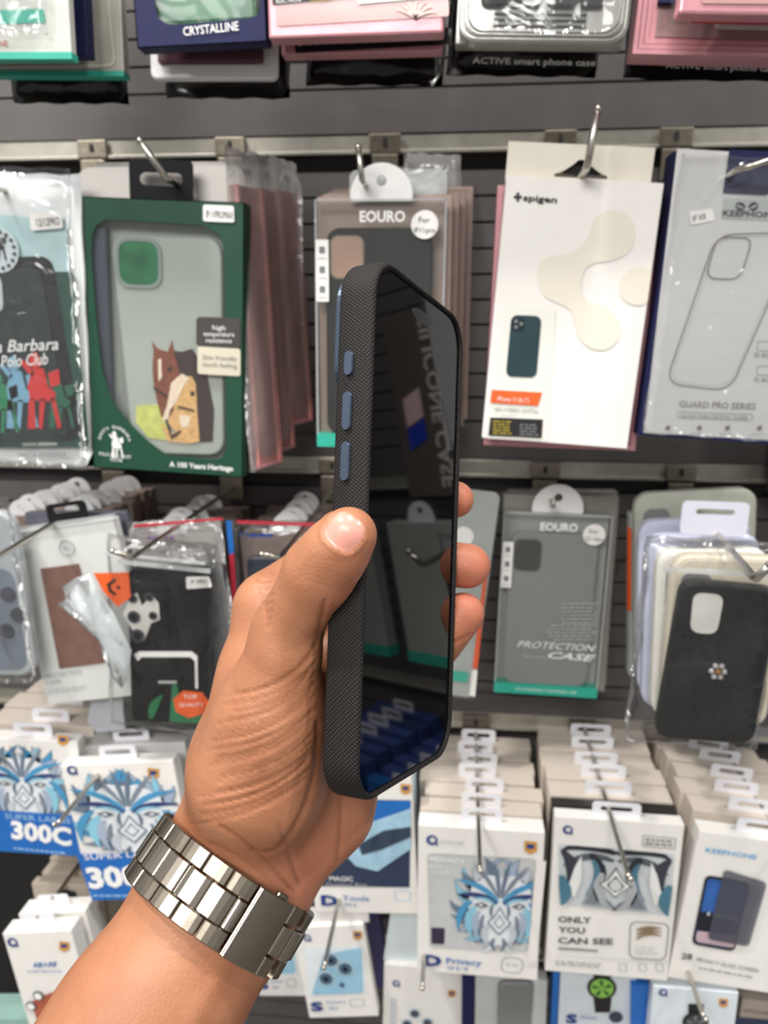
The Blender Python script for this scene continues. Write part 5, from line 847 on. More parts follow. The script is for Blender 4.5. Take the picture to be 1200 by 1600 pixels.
for i, (xa, lab) in enumerate(((0.285, 'clear case box with teal foot mirrored low in the screen, nearer one'), (0.405, 'clear case box with teal foot mirrored low in the screen, farther one'))):
    P = wpkg('phone_case_box', lab, 'phone case box', xa, xa+0.09, 1.15, 1.30, -0.10, 'teal footed boxes in the mirror image'); b = MB(); b.box(P.x0, P.x1, 0, 0.014, 0, P.h, mat('smoke grey inner card', (160, 162, 158), 0.45), 0.001); b.build('carton', P.root); b = MB(); b.box(P.x0-.0004, P.x1+.0004, -0.0006, 0.0146, 0, 0.012, TEAL); b.build('teal_band', P.root); b = MB(); disc_tab(b, 0, P.h, 0.018, 0.006, 0.007, TABF); b.build('hang_tab', P.root)
for i, (xa, nm) in enumerate(((0.29, 'left'), (0.42, 'right'))):
    P = wpkg('screen_protector_box', 'blue faced box mirrored at the foot of the screen, front of the %s stack' % nm, 'screen protector box', xa, xa+0.105, 0.90, 1.045, -0.17, 'blue boxes in the mirror image, %s stack' % nm); b = MB(); b.box(P.x0, P.x1, 0, 0.014, 0, P.h, BLUE, 0.001); b.build('carton', P.root)
    def tb(t): euro(t, 0, P.h-0.001, 0.034, 0.014, 0.006, 0.007, TABF)
    t = MB(); tb(t); t.build('hang_tab', P.root); stack(P, 6, 0.022, 0.014, mat('blue and white carton', (60, 84, 150), 0.45), 'screen_protector_box', 'blue faced box mirrored in the screen, %s stack' % nm, 'screen protector box', 'blue boxes in the mirror image, %s stack' % nm, tb, 0.002)

# ================================================================== hooks
hook('short nickel hook with an upturned tip holding the green horse box', (260, 279), 0, 0.024, ang=62, Yt=-0.162, r=0.0022, lean=-0.5, rise=0.0)
hook('thin nickel hook over the half-round tab of the clear box behind the phone', (566, 282), 0, 0.020, ang=78, Yt=-0.160, r=0.0020, lean=-0.1)
hook('bright nickel hook with a tall upturned tip above the tall white box', (917, 262), 0, 0.033, ang=74, Yt=-0.168, r=0.0024, lean=0.1)
hook('nickel hook holding the white and navy box at the right edge', (1150, 268), 0, 0.018, ang=20, Yt=-0.165, r=0.0020, lean=1.2)
hook('nickel hook at the left edge holding the polo pouch', (-12, 292), 0, 0.02, Yt=-0.165)
hook('long brass toned hook crossing the black tab at the left edge', (-8, 872), 1.302, 0.014, r=0.0019, wallx=-0.328)
hook('long hook with an angled tip over the orange marked bag', (206, 872), 1.302, 0.011, ang=40, lean=-0.8, r=0.0017)
hook('hook with a bright ball tip over the blue bordered pouch', (436, 872), 1.302, 0.010, ang=30, lean=-0.9, r=0.0017)
hook('short hook through the half-round tab of the grey protection case box', (864, 792), 0, 0.006, ang=80, Yt=-0.078, r=0.0018)
hook('stout hook with a bright tip above the jewelled flower case', (1180, 905), 0, 0.012, ang=60, Yt=-0.262, r=0.0024, wallx=0.195, lean=0.4)
for (tp, z, lab) in (((-25, 1215), 1.094, 'thin hook reaching past the leftmost lion box'), ((90, 1288), 1.094, 'thin hook slanting across the second lion box'), ((750, 1360), 1.0645, 'straight hook running down over the blue lion privacy box'), ((983, 1372), 1.078, 'straight hook crossing the line art of the ONLY YOU CAN SEE box'), ((1262, 1380), 1.062, 'hook through the white tabs at the right edge'), ((57, 1443), 0.931, 'hook tip in the white tab at the bottom left'), ((507, 1510), 0.962, 'thin hook over the fully visible pale blue lens box'), ((660, 1542), 0.93, 'hook tip above the flap box at the bottom'), ((1100, 1590), 0.935, 'hook over the black smartwatch box')):
    hook(lab, tp, z, 0.005, ang=35, r=0.0018)

# ------------------------------------------------------------------ the phone in its woven case
PW, PH, PT = 0.0775, 0.1665, 0.0122
PC = np.array([0.0117, -0.0062, -0.2618]); _v = np.array([-0.0216, 1.1155, -0.0567]); _t = np.linalg.norm(_v); _k = _v/_t
_K = np.array([[0, -_k[2], _k[1]], [_k[2], 0, -_k[0]], [-_k[1], _k[0], 0]]); PR = np.eye(3)+math.sin(_t)*_K+(1-math.cos(_t))*_K@_K
CB = np.stack([RT, UP, -FW], 1)                       # camera axes -> world
P_O = CAM+CB@PC; P_R = CB@PR                           # phone frame: x across the screen, y up the phone, z out of the screen
def ph2c(p):
    """phone-local -> camera coordinates (x right, y up, depth)"""
    q = PC+PR@np.array(p, float); return np.array([q[0], q[1], -q[2]])
def phone_px(px, py, face='side'):
    """where a pixel's ray meets the phone's left side face (x=-PW/2) or its screen plane (z=0), in the phone frame"""
    d = ray(px, py); n = P_R[:, 0] if face == 'side' else P_R[:, 2]; o = P_O-P_R[:, 0]*PW/2 if face == 'side' else P_O
    t = np.dot(o-CAM, n)/np.dot(d, n); return P_R.T@(CAM+d*t-P_O)
phone = empty('smartphone', P_O-P_R[:, 1]*PH/2, Matrix(P_R.tolist()))
tag(phone, 'black smartphone in a black woven fabric case, screen off, gripped in the hand', 'smartphone')
def weave():
    m = bpy.data.materials.new('black woven aramid fabric'); m.use_nodes = True; t = m.node_tree; b = t.nodes['Principled BSDF']
    uv = t.nodes.new('ShaderNodeUVMap'); uv.uv_map = 'w'
    def wave(ang, sc):
        mp = t.nodes.new('ShaderNodeMapping'); mp.inputs['Rotation'].default_value = (0, 0, ang); t.links.new(uv.outputs[0], mp.inputs[0])
        wv = t.nodes.new('ShaderNodeTexWave'); wv.wave_profile = 'SIN'; wv.inputs['Scale'].default_value = sc; wv.inputs['Distortion'].default_value = 0.35; wv.inputs['Detail'].default_value = 1
        wv.inputs['Detail Scale'].default_value = 3; t.links.new(mp.outputs[0], wv.inputs[0]); return wv
    a = wave(0.62, 0.36); c = wave(-0.80, 0.30)
    mx = t.nodes.new('ShaderNodeMath'); mx.operation = 'MULTIPLY'; t.links.new(a.outputs['Fac'], mx.inputs[0]); t.links.new(c.outputs['Fac'], mx.inputs[1])
    r = t.nodes.new('ShaderNodeValToRGB'); r.color_ramp.elements[0].color = lin((18, 16, 16))+(1,); r.color_ramp.elements[1].color = lin((47, 43, 42))+(1,); r.color_ramp.elements[1].position = 0.75
    t.links.new(mx.outputs[0], r.inputs[0]); t.links.new(r.outputs[0], b.inputs['Base Color']); b.inputs['Roughness'].default_value = 0.6; b.inputs['Specular IOR Level'].default_value = 0.3
    bp = t.nodes.new('ShaderNodeBump'); bp.inputs['Strength'].default_value = 0.7; bp.inputs['Distance'].default_value = 0.0003
    t.links.new(mx.outputs[0], bp.inputs['Height']); t.links.new(bp.outputs[0], b.inputs['Normal']); return m
WEAVE = weave()
def sweep_ring(profile, W, H, r, m, name, parent, n=16, fill_back=False):
    """closed rounded-rectangle outline swept with a (inset, z) profile; UV = millimetres along the outline and the profile"""
    base = rr(-W/2, W/2, -H/2, H/2, r, n)
    # straight edges are subdivided so the weave stays even
    pts = []
    for i, p in enumerate(base):
        q = base[(i+1) % len(base)]; L = math.hypot(q[0]-p[0], q[1]-p[1]); k = max(1, int(L/0.01)); pts += [(p[0]+(q[0]-p[0])*j/k, p[1]+(q[1]-p[1])*j/k) for j in range(k)]
    N = len(pts); nor = []
    for i in range(N):
        a, c = pts[i-1], pts[(i+1) % N]; d = np.array([c[0]-a[0], c[1]-a[1]]); d /= np.linalg.norm(d); nor.append((-d[1], d[0]))
    V = []; U = []; al = 0; arc = [0]
    for i in range(N): al += math.hypot(pts[(i+1) % N][0]-pts[i][0], pts[(i+1) % N][1]-pts[i][1]); arc.append(al)
    pr = [0]
    for i in range(1, len(profile)): pr.append(pr[-1]+math.hypot(profile[i][0]-profile[i-1][0], profile[i][1]-profile[i-1][1]))
    for d, zz in profile:
        for i in range(N): V.append((pts[i][0]+nor[i][0]*d, pts[i][1]+nor[i][1]*d, zz))
    F = []; UVs = []
    for k in range(len(profile)-1):
        for i in range(N):
            j = (i+1) % N; F.append((k*N+i, (k+1)*N+i, (k+1)*N+j, k*N+j))
            UVs += [(arc[i]*1000, pr[k]*1000), (arc[i]*1000, pr[k+1]*1000), (arc[i+1]*1000, pr[k+1]*1000), (arc[i+1]*1000, pr[k]*1000)]
    if fill_back: F.append(list(range(N))); UVs += [(V[i][0]*1000, V[i][1]*1000) for i in range(N)]
    me = bpy.data.meshes.new(name); me.from_pydata(V, [], F); me.materials.append(m); uv = me.uv_layers.new(name='w')
    uv.data.foreach_set('uv', [c for u in UVs for c in u]); me.polygons.foreach_set('use_smooth', [True]*len(F)); me.update()
    o = bpy.data.objects.new(name, me); COL.objects.link(o); o.parent = parent; o.location = (0, PH/2, 0); return o
case_o = sweep_ring([(0.0012, -PT), (0.0004, -PT+0.0004), (0, -PT+0.0014), (-0.0001, -PT*0.5), (0, -0.0018), (0.0003, -0.0008), (0.0009, -0.0001), (0.0014, 0), (0.0019, -0.0003), (0.0021, -0.0012), (0.0021, -0.003)],
    PW, PH, 0.0135, WEAVE, 'protective_case', phone, fill_back=True)
case_o['label'] = 'black woven fabric protective case'
GLASS = mat('black screen glass', (4, 4, 5), 0.03, 0.0, 0.0, spec=0.27)
GLASS.node_tree.nodes['Principled BSDF'].inputs['IOR'].default_value = 1.5
b = MB(); bz = rr(-PW/2+0.0016, PW/2-0.0016, -PH/2+0.0016, PH/2-0.0016, 0.0122, 12)
b.v = []; V0 = [(x, y, -0.0012) for x, y in bz]; b.add(V0+[(x, y, -0.009) for x, y in bz], [list(range(len(bz)))]+[(i, i+len(bz), (i+1) % len(bz)+len(bz), (i+1) % len(bz)) for i in range(len(bz))], GLASS)
sc_ = b.build('screen', phone, (0, PH/2, 0))
b = MB(); b.add([(x, y, -0.00115) for x, y in [(circ(0, 0, 1, 24)[k][0]*0.009, 0.0735+circ(0, 0, 1, 24)[k][1]*0.0022) for k in range(24)]], [list(range(24))], mat('sensor cutout black', (10, 10, 14), 0.25)); b.build('sensor_cutout', sc_)
BTN = mat('slate blue aluminium button', (68, 80, 98), 0.4, 0.5, 0.04)
for (xa, ya), (xb, yb), nm in (((547, 549), (546, 587), 'action_button'), ((545, 612), (542, 673), 'volume_up_button'), ((542, 690), (540, 752), 'volume_down_button')):
    A = phone_px(xa, ya); B = phone_px(xb, yb); zc = (A[2]+B[2])/2-0.0001; m = MB(); hw = 0.00155
    pts = rr(-hw, hw, min(A[1], B[1]), max(A[1], B[1]), hw, 6); n = len(pts)
    for (dx0, s0), (dx1, s1) in (((0.0004, 1.0), (-0.0007, 1.0)), ((-0.0007, 1.0), (-0.0011, 0.8))):
        cy = (A[1]+B[1])/2
        Va = [(-PW/2+dx0, cy+(q-cy)*(1-(1-s0)*0.12), zc+p*s0) for p, q in pts]; Vb = [(-PW/2+dx1, cy+(q-cy)*(1-(1-s1)*0.12), zc+p*s1) for p, q in pts]
        m.add(Va+Vb, [(i, i+n, (i+1) % n+n, (i+1) % n) for i in range(n)]+([[i+n for i in range(n)]] if s1 < 1 else []), BTN)
    m.build(nm, phone, (0, PH/2, 0))
# camera plateau on the back, its metal rim shows past the left edge
m = MB(); pl = rr(-0.036, 0.004, 0.0395, 0.0795, 0.010, 8); n = len(pl); pi = [(x*0.96-0.0006, 0.0595+(y-0.0595)*0.94) for x, y in pl]
RIMC = mat('blue grey camera frame', (70, 82, 98), 0.35, 0.7)
m.add([(x, y, -PT+0.0002) for x, y in pl]+[(x, y, -PT-0.0022) for x, y in pl]+[(x, y, -PT-0.003) for x, y in pi], [(i, (i+1) % n, (i+1) % n+n, i+n) for i in range(n)]+[(i+n, (i+1) % n+n, (i+1) % n+2*n, i+2*n) for i in range(n)]+[[i+2*n for i in range(n)][::-1]], RIMC)
cp = m.build('camera_plateau', phone, (0, PH/2, 0))
for x, y in ((-0.026, 0.069), (-0.026, 0.050), (-0.007, 0.0595)):
    m = MB(); m.tube([(x, y, -PT-0.0028), (x, y, -PT-0.0034)], 0.0066, BLACK, 24); m.build('camera_lens', cp)

# ------------------------------------------------------------------ the person's hand and forearm: one continuous body
def c3(px, py, z): return np.array([(px-600)/f_px*z, (800-py)/f_px*z, z])
def cap(a, b, k=0.006, rp=True):
    """tapered capsule between (px, py, depth, radius px) points"""
    A = c3(*a[:3]); B = c3(*b[:3]); return (A, B, a[3]*a[2]/f_px, b[3]*b[2]/f_px, k)
def chain(pts, k): return [cap(p, q, k) for p, q in zip(pts, pts[1:])]
def pchain(pts, k): return [(ph2c(p[:3]), ph2c(q[:3]), p[3], q[3], k) for p, q in zip(pts, pts[1:])]
ARM = []
ex = np.array([0.846, 0.533])                         # across the arm, in the picture
def arm2(p0, p1, half0, half1, z0, z1, r0, r1, k=0.01):
    """flattened limb: three side by side capsules"""
    out = []
    for s in (-1, 0, 1):
        o0 = ex*s*(half0-r0); o1 = ex*s*(half1-r1)
        out.append(cap((p0[0]+o0[0], p0[1]+o0[1], z0, r0*(1.0 if s else 1.06)), (p1[0]+o1[0], p1[1]+o1[1], z1, r1*(1.0 if s else 1.06)), k))
    return out
PALM = []
PALM += arm2((-120, 2110), (60, 1830), 172, 150, 0.222, 0.233, 118, 105)
PALM += arm2((60, 1830), (221, 1604), 150, 130, 0.233, 0.246, 105, 96)
PALM += arm2((221, 1604), (350, 1397), 130, 120, 0.246, 0.262, 96, 88)
PALM += arm2((350, 1397), (395, 1310), 120, 108, 0.262, 0.2725, 86, 78)
PALM += chain([(350, 1318, .276, 66), (392, 1180, .270, 84), (414, 1060, .272, 66), (426, 952, .275, 55)], 0.010)   # back edge of the hand to the index knuckle
PALM += chain([(393, 1310, .273, 76), (405, 1215, .254, 98), (424, 1120, .247, 80), (446, 1030, .240, 55)], 0.010)  # ball of the thumb
PALM += chain([(436, 1345, .277, 66), (502, 1258, .282, 74), (545, 1160, .300, 62)], 0.010)                          # heel on the little finger's side
PALM += chain([(400, 1290, .280, 76), (480, 1130, .292, 70), (470, 1010, .294, 55)], 0.010)                          # palm body
THUMB = chain([(430, 1060, .243, 55), (447, 985, .240, 51), (500, 893, .2285, 54), (524, 862, .2235, 49), (545, 836, .2205, 44)], 0.004)
IDX = [cap((426, 952, .275, 55), (452, 925, .285, 48), 0.005)]+[(c3(452, 925, .285), ph2c((0.000, -0.0035, -0.029)), 46*.285/f_px, 0.0098, .004)]+pchain([(0.000, -0.0035, -0.029, .0098), (0.036, 0.010, -0.0265, .0090), (0.0500, 0.0140, -0.006, .0074)], 0.003)
MID = [(c3(470, 1010, .294), ph2c((0.004, -0.020, -0.033)), 50*.294/f_px, 0.0102, .004)]+pchain([(0.004, -0.020, -0.033, .0102), (0.043, -0.011, -0.025, .0100), (0.0505, -0.0125, 0.0000, .0089)], 0.003)
RING = [(c3(500, 1080, .298), ph2c((0.004, -0.046, -0.032)), 50*.298/f_px, 0.0102, .004)]+pchain([(0.004, -0.046, -0.032, .0102), (0.0425, -0.054, -0.016, .0090), (0.0490, -0.0315, -0.001, .0085)], 0.003)
PINK_ = [(c3(540, 1170, .300), ph2c((0.004, -0.066, -0.030)), 50*.298/f_px, 0.0085, .004)]+pchain([(0.004, -0.066, -0.030, .0085), (0.026, -0.064, -0.024, .0078), (0.033, -0.054, -0.020, .0070)], 0.003)
def sd(P, pr):
    d = None
    for A, B, ra, rb, k in pr:
        ba = B-A; pa = P-A; h = np.clip((pa@ba)/max(1e-12, ba@ba), 0, 1); e = np.linalg.norm(pa-h[:, None]*ba, axis=1)-(ra+(rb-ra)*h)
        d = e if d is None else smin(d, e, k)
    return d
def smin(a, b, k):
    h = np.maximum(k-np.abs(a-b), 0)/k; return np.minimum(a, b)-h*h*k*0.25
def sd_phone(P):
    q = np.stack([P[:, 0], P[:, 1], -P[:, 2]], 1)-PC; l = q@PR; l[:, 2] += PT/2
    r = 0.0022; hx = np.array([PW/2, PH/2, PT/2])+0.0001-r; e = np.abs(l)-hx
    return np.linalg.norm(np.maximum(e, 0), axis=1)+np.minimum(e.max(1), 0)-r
def SDF(P):
    d = sd(P, PALM); d = smin(d, sd(P, THUMB), 0.005)
    fg = sd(P, IDX)
    for c in (MID, RING, PINK_): fg = smin(fg, sd(P, c), 0.0006)
    d = smin(d, fg, 0.007)
    return np.maximum(d, -sd_phone(P))
def surface(res, blk=8):
    allp = PALM+THUMB+IDX+MID+RING+PINK_
    lo = np.min([np.minimum(p[0], p[1])-max(p[2], p[3]) for p in allp], 0)-0.004; hi = np.max([np.maximum(p[0], p[1])+max(p[2], p[3]) for p in allp], 0)+0.004
    n = np.ceil((hi-lo)/(res*blk)).astype(int)
    g = np.stack(np.meshgrid(*[np.arange(k) for k in n], indexing='ij'), -1).reshape(-1, 3)
    ctr = lo+(g+0.5)*res*blk; d = SDF(ctr); act = g[np.abs(d) < res*blk*0.95]
    loc = np.stack(np.meshgrid(*[np.arange(blk+1)]*3, indexing='ij'), -1).reshape(-1, 3)
    N = n*blk+1; val = {}
    full = np.full(tuple(N), 1.0, np.float32)
    seen = np.zeros(tuple(N), bool)
    for s in range(0, len(act), 200):
        a = act[s:s+200]; idx = (a[:, None, :]*blk+loc[None]).reshape(-1, 3); v = SDF(lo+idx*res); full[idx[:, 0], idx[:, 1], idx[:, 2]] = v; seen[idx[:, 0], idx[:, 1], idx[:, 2]] = True
    ins = full < 0
    c = np.zeros(tuple(N-1), np.int8); ok = np.ones(tuple(N-1), bool)
    for i in (0, 1):
        for j in (0, 1):
            for k in (0, 1):
                sl = (slice(i, i+N[0]-1), slice(j, j+N[1]-1), slice(k, k+N[2]-1)); c += ins[sl]; ok &= seen[sl]
    cell = np.argwhere((c > 0) & (c < 8) & ok); vid = -np.ones(tuple(N-1), np.int64); vid[cell[:, 0], cell[:, 1], cell[:, 2]] = np.arange(len(cell))
    V = lo+(cell+0.5)*res
    for it in range(4):
        e = 1e-4; d = SDF(V); G = np.stack([SDF(V+np.eye(3)[i]*e)-SDF(V-np.eye(3)[i]*e) for i in range(3)], 1)/(2*e); gn = np.linalg.norm(G, axis=1, keepdims=True)+1e-9
        st = G/gn*np.clip(d, -res, res)[:, None]*0.8; V = V-st
    F = []
    for ax in range(3):
        a1, a2 = [(1, 2), (2, 0), (0, 1)][ax]; sl0 = [slice(None)]*3; sl1 = [slice(None)]*3; sl0[ax] = slice(0, -1); sl1[ax] = slice(1, None)
        A = ins[tuple(sl0)]; B = ins[tuple(sl1)]; so = seen[tuple(sl0)] & seen[tuple(sl1)]; E = np.argwhere((A != B) & so)
        E = E[(E[:, a1] > 0) & (E[:, a2] > 0) & (E[:, a1] < N[a1]-1) & (E[:, a2] < N[a2]-1)]
        q = []
        for da, db in ((-1, -1), (0, -1), (0, 0), (-1, 0)):
            t = E.copy(); t[:, a1] += da; t[:, a2] += db; q.append(vid[t[:, 0], t[:, 1], t[:, 2]])
        q = np.stack(q, 1); fl = A[E[:, 0], E[:, 1], E[:, 2]]; q[~fl] = q[~fl][:, ::-1]; F.append(q[(q >= 0).all(1)])
    return V, np.concatenate(F)
HV, HF = surface(0.00078)
def seg_dist(P, pl):
    best = np.full(len(P), 1e9)
    for a, b in zip(pl, pl[1:]):
        a = np.array(a, float); b = np.array(b, float); ba = b-a; h = np.clip(((P-a)@ba)/(ba@ba), 0, 1); best = np.minimum(best, np.linalg.norm(P-a-h[:, None]*ba, axis=1))
    return best
def bez(p0, p1, p2, n=8): return [tuple((1-t)**2*np.array(p0)+2*t*(1-t)*np.array(p1)+t*t*np.array(p2)) for t in np.linspace(0, 1, n)]
def ss(x, a, b): t = np.clip((x-a)/(b-a), 0, 1); return t*t*(3-2*t)
e = 2e-4; G = np.stack([SDF(HV+np.eye(3)[i]*e)-SDF(HV-np.eye(3)[i]*e) for i in range(3)], 1); G /= np.linalg.norm(G, axis=1, keepdims=True)+1e-9
pxy = np.stack([600+HV[:, 0]/HV[:, 2]*f_px, 800-HV[:, 1]/HV[:, 2]*f_px], 1)
view = HV/np.linalg.norm(HV, axis=1, keepdims=True); facing = ss(-(G*view).sum(1), 0.05, 0.35)*(HV[:, 2] < 0.30)
disp = np.zeros(len(HV)); rg = np.random.RandomState(3)
creases = []
# fan of fine skin folds over the ball of the thumb, sweeping from the wrist side up to the phone
for i in range(30):
    t = i/29.0; y0 = 1075+t*205+rg.uniform(-4, 4); x0 = 345-t*45+rg.uniform(-5, 35); x1 = 497-rg.uniform(0, 14)-max(0, t-0.75)*60; y1 = 1010+t*215+rg.uniform(-5, 5)
    creases.append((bez((x0, y0+8), ((x0+x1)/2+20, y0+4-t*6), (x1, y1)), rg.uniform(0.00016, 0.00042), rg.uniform(1.8, 3.0)))
creases += [(bez((497, 1130), (500, 1250), (440, 1322)), 0.0006, 5), (bez((532, 1235), (536, 1290), (527, 1345)), 0.0005, 4), (bez((440, 1322), (415, 1340), (395, 1330)), 0.0004, 4),
            (bez((345, 1292), (400, 1325), (462, 1392)), 0.0006, 4), (bez((330, 1318), (390, 1342), (450, 1402)), 0.0003, 4), (bez((436, 1290), (455, 1345), (470, 1380)), 0.00035, 4)]
for i in range(7): creases.append((bez((402+i*3, 905+i*11), (412, 912+i*12), (428-i, 905+i*12)), 0.00035, 3))           # index knuckle
for i in range(6): creases.append((bez((462+i*5, 905-i*7), (478+i*5, 900-i*6), (505+i*5, 915-i*7)), 0.00018, 2.6))      # thumb joint
for i in range(5): creases.append((bez((300+i*12, 1240-i*14), (350, 1225-i*12), (390+i*8, 1190-i*10)), 0.00012, 3))
creases += [(bez((508, 940), (500, 985), (492, 1010)), 0.0005, 4), (bez((700, 1008), (718, 1002), (733, 992)), 0.0004, 3)]
for pl, dp, wd in creases: disp -= dp*np.exp(-(seg_dist(pxy, pl)/wd)**2)*facing
# veins / tendons of the inner wrist, low relief
disp += 0.0005*np.exp(-(seg_dist(pxy, [(300, 1600), (360, 1490), (392, 1440)])/16)**2)*facing
# thumbnail: a plate with a fold of skin round it
nc = np.array([537.0, 830.0]); la = np.array([0.60, -0.80]); lb = np.array([0.80, 0.60]); rel = pxy-nc; na = rel@la; nb = rel@lb
na2 = na+0.006*nb**2*np.sign(-na)*0.3
rad = (np.abs(na/29.0)**3.2+np.abs((nb-2)/30.0)**3.2)**(1/3.2); isthumb = (pxy[:, 1] < 900)*(HV[:, 2] < 0.232)*facing
nail = (1-ss(rad, 0.90, 0.99))*isthumb
disp += -0.00035*nail*ss(-na/29, -0.6, 0.6)+0.00032*np.exp(-((rad-1.10)/0.10)**2)*isthumb*(na < 14)-0.0003*np.exp(-((rad-0.98)/0.05)**2)*isthumb*(na < 18)
HV = HV+G*disp[:, None]
W3 = CAM+HV@np.stack([RT, UP, FW], 0)
red = np.exp(-(seg_dist(HV, [ph2c((0.0475, 0.0135, -0.004)), ph2c((0.0475, 0.0135, -0.0041))])/0.010)**2)+np.exp(-(seg_dist(HV, [ph2c((0.0505, -0.0125, 0.002)), ph2c((0.0505, -0.0125, 0.0021))])/0.012)**2)+np.exp(-(seg_dist(HV, [ph2c((0.0485, -0.030, 0)), ph2c((0.0485, -0.030, 0.0001))])/0.012)**2)
red += 0.45*np.exp(-(seg_dist(HV, [c3(500, 1290, .275), c3(470, 1350, .262)])/0.02)**2)+0.5*np.exp(-(seg_dist(HV, [c3(565, 850, .222), c3(530, 930, .226)])/0.008)**2)
me = bpy.data.meshes.new('hand'); org = W3[np.argmax(pxy[:, 1])]
# origin at the base of the arm
me.from_pydata([tuple(p) for p in (W3-org)], [], [tuple(int(i) for i in q) for q in HF])
me.polygons.foreach_set('use_smooth', [True]*len(HF))
ca = me.color_attributes.new('zones', 'FLOAT_COLOR', 'POINT'); arr = np.zeros((len(HV), 4), np.float32)
dark = np.exp(-(rad/1.0-1.02)**2/0.01)*isthumb*(na < 10)
cz = np.zeros(len(HV))
for pl, dp, wd in creases: cz = np.maximum(cz, np.exp(-(seg_dist(pxy, pl)/(wd*0.8))**2)*min(1, dp/0.0006)*facing)  # shade of the folds painted into the skin colour, on top of their relief
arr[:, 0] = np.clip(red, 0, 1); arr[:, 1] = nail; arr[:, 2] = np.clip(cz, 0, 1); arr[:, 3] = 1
ca.data.foreach_set('color', arr.ravel()); me.update()
def skin():
    m = bpy.data.materials.new('tan skin'); m.use_nodes = True; t = m.node_tree; b = t.nodes['Principled BSDF']; Lk = t.links.new
    at_ = t.nodes.new('ShaderNodeAttribute'); at_.attribute_name = 'zones'; sp = t.nodes.new('ShaderNodeSeparateColor'); Lk(at_.outputs['Color'], sp.inputs[0])
    co = t.nodes.new('ShaderNodeTexCoord'); n1 = t.nodes.new('ShaderNodeTexNoise'); n1.inputs['Scale'].default_value = 38; n1.inputs['Detail'].default_value = 4; Lk(co.outputs['Object'], n1.inputs[0])
    r = t.nodes.new('ShaderNodeValToRGB'); Lk(n1.outputs['Fac'], r.inputs[0]); r.color_ramp.elements[0].position = 0.3; r.color_ramp.elements[1].position = 0.72
    r.color_ramp.elements[0].color = lin((158, 102, 72))+(1,); r.color_ramp.elements[1].color = lin((184, 128, 95))+(1,)
    def mix(f, a, c, fac=1.0):
        x = t.nodes.new('ShaderNodeMix'); x.data_type = 'RGBA'; ml = t.nodes.new('ShaderNodeMath'); ml.operation = 'MULTIPLY'; ml.inputs[1].default_value = fac
        Lk(f, ml.inputs[0]); Lk(ml.outputs[0], x.inputs['Factor']); Lk(a, x.inputs['A']); x.inputs['B'].default_value = lin(c)+(1,); return x.outputs['Result']
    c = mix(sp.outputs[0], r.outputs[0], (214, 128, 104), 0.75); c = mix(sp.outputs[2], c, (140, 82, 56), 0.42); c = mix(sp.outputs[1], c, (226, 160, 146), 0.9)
    Lk(c, b.inputs['Base Color'])
    rm = t.nodes.new('ShaderNodeMapRange'); rm.inputs['To Min'].default_value = 0.48; rm.inputs['To Max'].default_value = 0.26; Lk(sp.outputs[1], rm.inputs[0]); Lk(rm.outputs[0], b.inputs['Roughness'])
    b.inputs['Subsurface Weight'].default_value = 0.10; b.inputs['Subsurface Radius'].default_value = (0.006, 0.0025, 0.0012); b.inputs['Subsurface Scale'].default_value = 0.6
    b.inputs['Specular IOR Level'].default_value = 0.4
    n2 = t.nodes.new('ShaderNodeTexVoronoi'); n2.inputs['Scale'].default_value = 900; Lk(co.outputs['Object'], n2.inputs[0])
    n3 = t.nodes.new('ShaderNodeTexNoise'); n3.inputs['Scale'].default_value = 260; n3.inputs['Detail'].default_value = 4; Lk(co.outputs['Object'], n3.inputs[0])
    ad = t.nodes.new('ShaderNodeMath'); ad.operation = 'ADD'; Lk(n2.outputs['Distance'], ad.inputs[0]); Lk(n3.outputs['Fac'], ad.inputs[1])
    iv = t.nodes.new('ShaderNodeMath'); iv.operation = 'MULTIPLY_ADD'; iv.inputs[1].default_value = -0.3; iv.inputs[2].default_value = 0.35; Lk(sp.outputs[1], iv.inputs[0])
    bp = t.nodes.new('ShaderNodeBump'); bp.inputs['Distance'].default_value = 0.00022; Lk(iv.outputs[0], bp.inputs['Strength']); Lk(ad.outputs[0], bp.inputs['Height']); Lk(bp.outputs[0], b.inputs['Normal'])
    return m
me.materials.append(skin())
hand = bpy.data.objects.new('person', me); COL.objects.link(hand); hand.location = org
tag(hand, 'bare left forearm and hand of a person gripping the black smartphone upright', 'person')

# ------------------------------------------------------------------ steel wristwatch, clasp side to the viewer
STEEL = mat('brushed steel link', (146, 137, 124), 0.33, 1.0, 0.06, 0.08, 180)
POL = mat('polished steel link', (172, 162, 150), 0.2, 1.0, 0.03)
ENG = mat('engraved lettering', (120, 112, 96), 0.5, 0.8)
wc = c3(345, 1395, .2605); E1 = np.array([0.846, -0.533, 0.0]); AX = np.array([0.533, 0.846, 0.0]); E3 = None
_vv = wc/np.linalg.norm(wc); AX = AX-0.78*(AX@_vv)*_vv; AX /= np.linalg.norm(AX); E1 = E1-(E1@AX)*AX; E1 /= np.linalg.norm(E1)
E3 = np.cross(E1, AX); E3 = E3*(-1 if E3[2] > 0 else 1)
BA, BBr = 0.0283, 0.0246
watch_o = CAM+np.stack([RT, UP, FW], 1)@wc
def w_dir(v): return np.stack([RT, UP, FW], 1)@v
wx, wy, wz = w_dir(E1), w_dir(AX), w_dir(E3)
wrist = empty('wristwatch', watch_o, Matrix(np.stack([wx, wy, wz], 1).tolist()))
tag(wrist, 'silver steel wristwatch worn on the wrist with its clasp turned to the viewer', 'wristwatch')
def EP(phi, dr=0.0): return np.array([(BA+dr)*math.cos(phi), 0, (BBr+dr)*math.sin(phi)])
